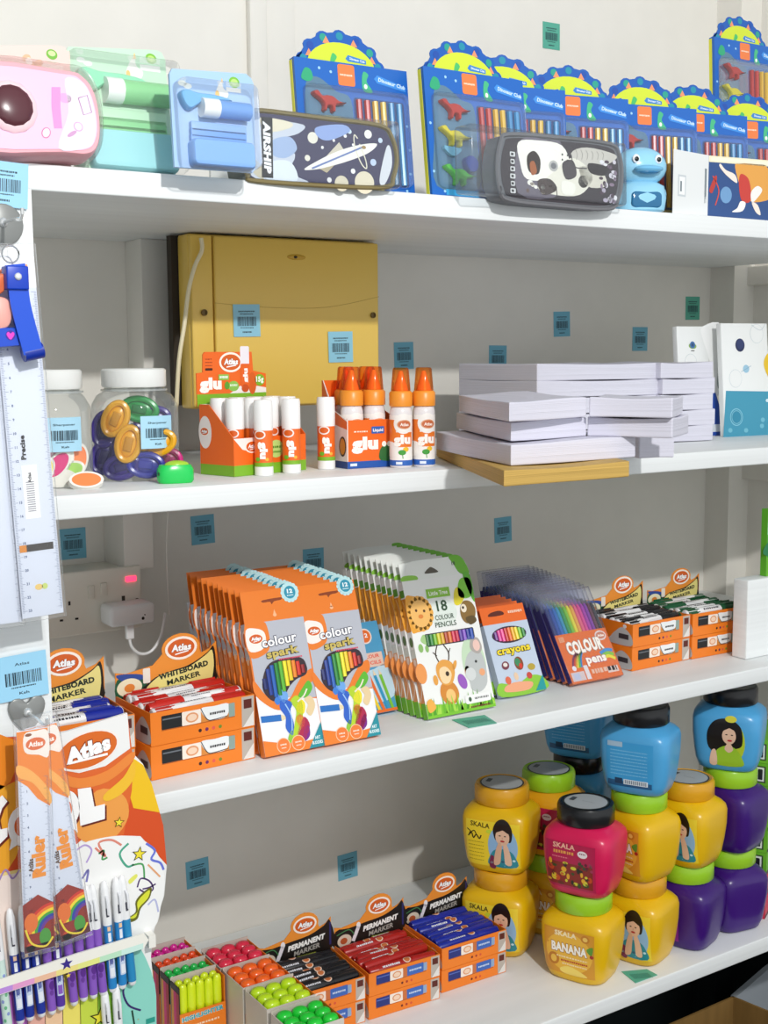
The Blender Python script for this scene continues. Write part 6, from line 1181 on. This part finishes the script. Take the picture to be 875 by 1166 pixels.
def art_or(a, W, L):
    a.poly([(-W/2, -.5), (W/2, -.5), (W/2, -82), (W*.1, -72), (-W*.2, -58), (-W/2, -50)], 'F08A2A', 0); a.blob([(-W/2, -46), (0, -56), (W/2, -80), (W/2, -66), (0, -44), (-W/2, -34)], 'F6B45A', 1); a.ell(3, -14, 12, 10, 'F6EEE6', 2); a.blob([(-8, -4), (4, -2), (W/2, -4), (W/2, -30), (6, -27), (-8, -22)], 'F6EEE6', 1); a.ell(3, -15, 10, 6.4, 'E0703A', 3); a.text('Atlas', 3, -15, 5.4, 'FFF6EE', 4, w=15, bold=.04)
    a.ell(-4, 3-8, 3.4, 1.6, '8A4A1A', 3); ticks(a, W, L, v0=-50); a.text('Ruler', 2, -132, 14, 'F0962A', 2, w=44, rot=PI/2, bold=.07); a.text('Atlas', -6, -140, 5, '5A3A1A', 3, w=14, rot=PI/2)
    a.poly([(-W/2, -180), (0, -172), (W/2, -184), (W/2, -L+1), (-W/2, -L+1)], '9A2A1A', 1)
    for k, c in enumerate(('D8301E', 'F0801E', 'F4E02A', '3FA83A', '1E3FA8', '6A2A9A')):
        r_ = 29-k*3; an = [PI*.5+q*PI/24 for q in range(13)]; a.poly([(W/2-.3+r_*math.cos(x), -212+r_*math.sin(x)) for x in an]+[(W/2-.3+(r_-3)*math.cos(x), -212+(r_-3)*math.sin(x)) for x in an[::-1]], c, 2)
    a.ell(-8, -200, 7, 10, 'E8782A', 4); a.ell(6, -218, 6, 9, '4AA03A', 4); a.curve([(-14, -206), (-8, -222), (6, -228), (14, -220)], 2, 'F0D83A', 5); a.ell(-9, -226, 5, 5, 'C8401E', 4); a.rect(-W/2, -L+1, W/2, -L+8, '5A1A2A', 4)
hk = atY(40, 826, -.075)
for k, (ang, dx, dy, lab) in enumerate(((4.6, .006, .0045, 'orange topped rainbow ruler hanging on the heart hook, rearmost of three'), (6.8, .006, 0, 'orange topped rainbow ruler hanging on the heart hook, middle of three'), (-.4, -.005, -.0045, 'orange topped rainbow ruler hanging on the heart hook, frontmost of three'))):
    ruler('rainbow_ruler', lab, hk+Vector((dx, dy, -.002)), R(-ang), .0315, .232, 0, art_or, 'rainbow rulers on the heart hook')
def art_cl(label):
    def g(a, W, L):
        ticks(a, W, L, c='56688E', v0=-34); a.rect(-W/2, -30, W/2, -.5, 'F1F2F4', 0); a.ell(-6, -16, 8, 6, 'E8804A', 1); a.rect(4, -24, 14, -8, 'F0A070', 1); a.dashes(0, -27, W*.6, 1.6, '8A8A9A', 1, 6)
        if label:
            a.text('Precise', -6, -L*.52, 5, '15161C', 2, w=24, rot=PI/2, bold=.05); a.rect(-9, -L*.72, 6, -L*.57, 'F7F8F8', 1); a.text('Atlas', -2, -L*.605, 3.4, '2A2A34', 2, w=10, rot=PI/2)
            for k in range(14): a.rect(-6, -L*.70+k*2.2, 2, -L*.70+k*2.2+1, '9A9AA4', 2)
            a.rect(-W/2+3, -L*.812, W/2-5, -L*.792, '3A3634', 2); a.rect(-W/2+3, -L*.812, -W/2+10, -L*.792, 'D98A2A', 3); a.ell(-2, -L*.915, 4, 3, 'E8C878', 1); a.ell(4, -L*.915, 3, 3, 'C8D878', 1)
    return g
hk2 = atY(12, 292, -.072)
for k, (ang, dx, dy, lab, fl) in enumerate(((.2, -.026, 0, 'clear long ruler hanging at the far left, the left of the two', 0), (2.6, .000, -.0045, 'clear long ruler with a small white barcode sticker hanging at the far left', 1))):
    ruler('clear_ruler', lab, hk2+Vector((dx, dy, .0)), R(-ang), .042, .352 if fl else .356, 0, art_cl(fl), 'clear rulers hanging at the top left')
# ---- hooks
def hook(lab, c, heart, s=1):
    o = atY(*c, -.0125); t = thing('wall_hook', lab, 'hook', Matrix.Translation(o)); mb = MB()
    if heart: pts = catm([(0, 12), (7, 18), (16, 17), (20, 8), (15, -6), (6, -17), (0, -20), (-6, -17), (-15, -6), (-20, 8), (-16, 17), (-7, 18)], 3)
    else: pts = [(21*math.cos(k*PI/14), 21*math.sin(k*PI/14)) for k in range(28)]
    mb.relief([(u*s, v*s) for u, v in pts], .004, M('8C8E8C', .3, .3), .0005, 1.5); part('backplate', mb, t)
    mb = MB(); mb.tube([(0, -.004, .002), (0, -.040, .002), (0, -.060, .000), (0, -.066, .005), (0, -.066, .010)], .0018, M('E8EAEA', .15, .6), 8); mb.ball((0, -.005, .002), .005, M('E8EAEA', .15, .6), 12); part('peg', mb, t)
hook('grey heart shaped adhesive hook holding the rainbow rulers', (30, 812), True, .98); hook('round grey adhesive hook at the top left holding the keychain', (2, 256), False, 1.0)
# ---- blue key strap
o = atY(8, 300, -.088); f2 = Fr(o); t = thing('key_strap', 'bright blue rubber key strap with a loop hanging over the clear rulers', 'keychain', f2.T); bm_ = M('0F4FD0', .35)
def ribbon(path, w, th, m):
    mb = MB(); vs = []; n = len(path)
    for i, (u, v, y) in enumerate(path):
        a_ = path[max(i-1, 0)]; b_ = path[min(i+1, n-1)]; dx, dz = b_[0]-a_[0], b_[1]-a_[1]; L = math.hypot(dx, dz) or 1; nx, nz = -dz/L*w/2, dx/L*w/2
        for s_, q in ((-1, 0), (1, 0), (1, th), (-1, th)): vs.append(Vector(((u+s_*nx)/1000, y+q, (v+s_*nz)/1000)))
    fs = [(4*i+k, 4*i+(k+1) % 4, 4*i+4+(k+1) % 4, 4*i+4+k) for i in range(n-1) for k in range(4)]+[(3, 2, 1, 0), tuple(4*(n-1)+k for k in range(4))]; mb.add(vs, fs, m, False); return mb
P = [f2.px(*q) for q in ((12, 302), (15, 320), (18, 345), (24, 370), (29, 388), (33, 402))]
mb = ribbon([(u, v, -.014) for u, v in catm(P, 4, False)], 19, .002, bm_); part('loop_front', mb, t)
mb = ribbon([(u+3, v, -.002) for u, v in catm(P, 4, False)], 19, .002, M('0B3AA8', .35)); part('loop_back', mb, t)
mb = MB(); u, v = P[-1]; mb.lathe([(.0078, -.0095), (.0078, .0095)], M('0B2F9C', .35), seg=20, T=Matrix.Translation((u/1000+.0015, -.0065, v/1000+.001)) @ Matrix.Rotation(R(-12), 4, 'Y') @ Matrix.Rotation(PI/2, 4, 'Y')); part('loop_bend', mb, t)
mb = MB(); u, v = f2.px(14, 316); mb.box(u/1000-.0105, u/1000+.0105, -.0175, -.0005, v/1000-.012, v/1000+.010, M('0E3FBC', .35), bev=.0015); part('clasp', mb, t)
mb = MB(); mb.ball((u/1000, -.018, v/1000), .0036, M('E8ECF2', .2, .4), 12, (1, .5, 1)); part('rivet', mb, t, 'silver rivet')
mb = MB(); c_ = f2.px(9, 290); mb.tube([((c_[0]+8*math.cos(k*PI/8))/1000, -.008, (c_[1]+8*math.sin(k*PI/8))/1000) for k in range(18)], .0008, M('B8BCC0', .2, .8), 6); part('split_ring', mb, t)
o = atY(2, 340, -.090); f3 = Fr(o); t = thing('toy_charm', 'pink rubber charm with a blue strap and magenta heart at the left edge', 'keychain', f3.T)
mb = MB(); mb.relief(catm(f3.pp((-16, 345), (-4, 338), (8, 342), (12, 352), (10, 368), (2, 375), (-16, 375)), 4), .008, M('F4B0A4', .4), 0, 2); part('figure', mb, t)
mb = MB(); mb.relief(f3.pp((-16, 373), (16, 373), (20, 394), (-16, 397)), .007, M('0F49C8', .35), .001, 1); a = Art(mb, (0, -.008, 0)); a.ell(*f3.px(9, 382), 4.6, 4.6, '3A1A9A', 0); a.blob([f3.px(9, 387), f3.px(4.5, 381), f3.px(6.5, 378), f3.px(9, 380), f3.px(11.5, 378), f3.px(13.5, 381)], 'E23AC8', 1, 3); part('strap', mb, t)
mb = MB(); mb.relief(catm(f3.pp((-14, 318), (4, 312), (3, 332), (-14, 336)), 3), .006, M('E8774A', .4), 0, 1.5); part('hat', mb, t, 'orange top piece')
# ---- price labels on the front
p = atY(0, 209, -.016); solo('price_label', tag_mb('9BD3F0', 56, 44), 'large pale blue price label at the top left corner of the top shelf edge', 'price label', TR(p.x, p.y, p.z, 0, R(-2), R(3)), 'large labels on the front upright')
p = atY(26, 770, -.016); solo('price_label', tag_mb('9BD3F0', 52, 48, name='Atlas', price='Ksh'), 'large pale blue price label above the grey heart hook', 'price label', TR(p.x, p.y, p.z, 0, R(-2), R(-3)), 'large labels on the front upright')
# ================================================================ light: a ceiling lamp behind the camera plus an added world fill, stronger from the front to lift the bays
w = bpy.data.worlds.new('room_light'); S_.world = w; w.use_nodes = True; nt = w.node_tree; bg = nt.nodes['Background']
tc = nt.nodes.new('ShaderNodeTexCoord'); sp_ = nt.nodes.new('ShaderNodeSeparateXYZ'); m1 = nt.nodes.new('ShaderNodeMath'); m1.operation = 'MULTIPLY'; m1.inputs[1].default_value = -1
m2 = nt.nodes.new('ShaderNodeMath'); m2.operation = 'MAXIMUM'; m2.inputs[1].default_value = 0; m3_ = nt.nodes.new('ShaderNodeMath'); m3_.operation = 'MULTIPLY_ADD'; m3_.inputs[1].default_value = .90; m3_.inputs[2].default_value = .25
nt.links.new(tc.outputs['Generated'], sp_.inputs[0]); nt.links.new(sp_.outputs['Y'], m1.inputs[0]); nt.links.new(m1.outputs[0], m2.inputs[0]); nt.links.new(m2.outputs[0], m3_.inputs[0]); nt.links.new(m3_.outputs[0], bg.inputs[1])
bg.inputs[0].default_value = (.95, .985, 1, 1)
l = bpy.data.lights.new('ceiling_lamp', 'POINT'); l.energy = 158; l.shadow_soft_size = .03; l.color = (1, .99, .97)
o = bpy.data.objects.new('ceiling_lamp', l); COL.objects.link(o); o.location = (.45, -2.0, CAMH+.95)
S_.view_settings.view_transform = 'Standard'; S_.view_settings.look = 'None'; S_.view_settings.exposure = -.17; S_.view_settings.gamma = 1; S_.view_settings.use_curve_mapping = False
S_.cycles.max_bounces = 8; S_.cycles.transparent_max_bounces = 16
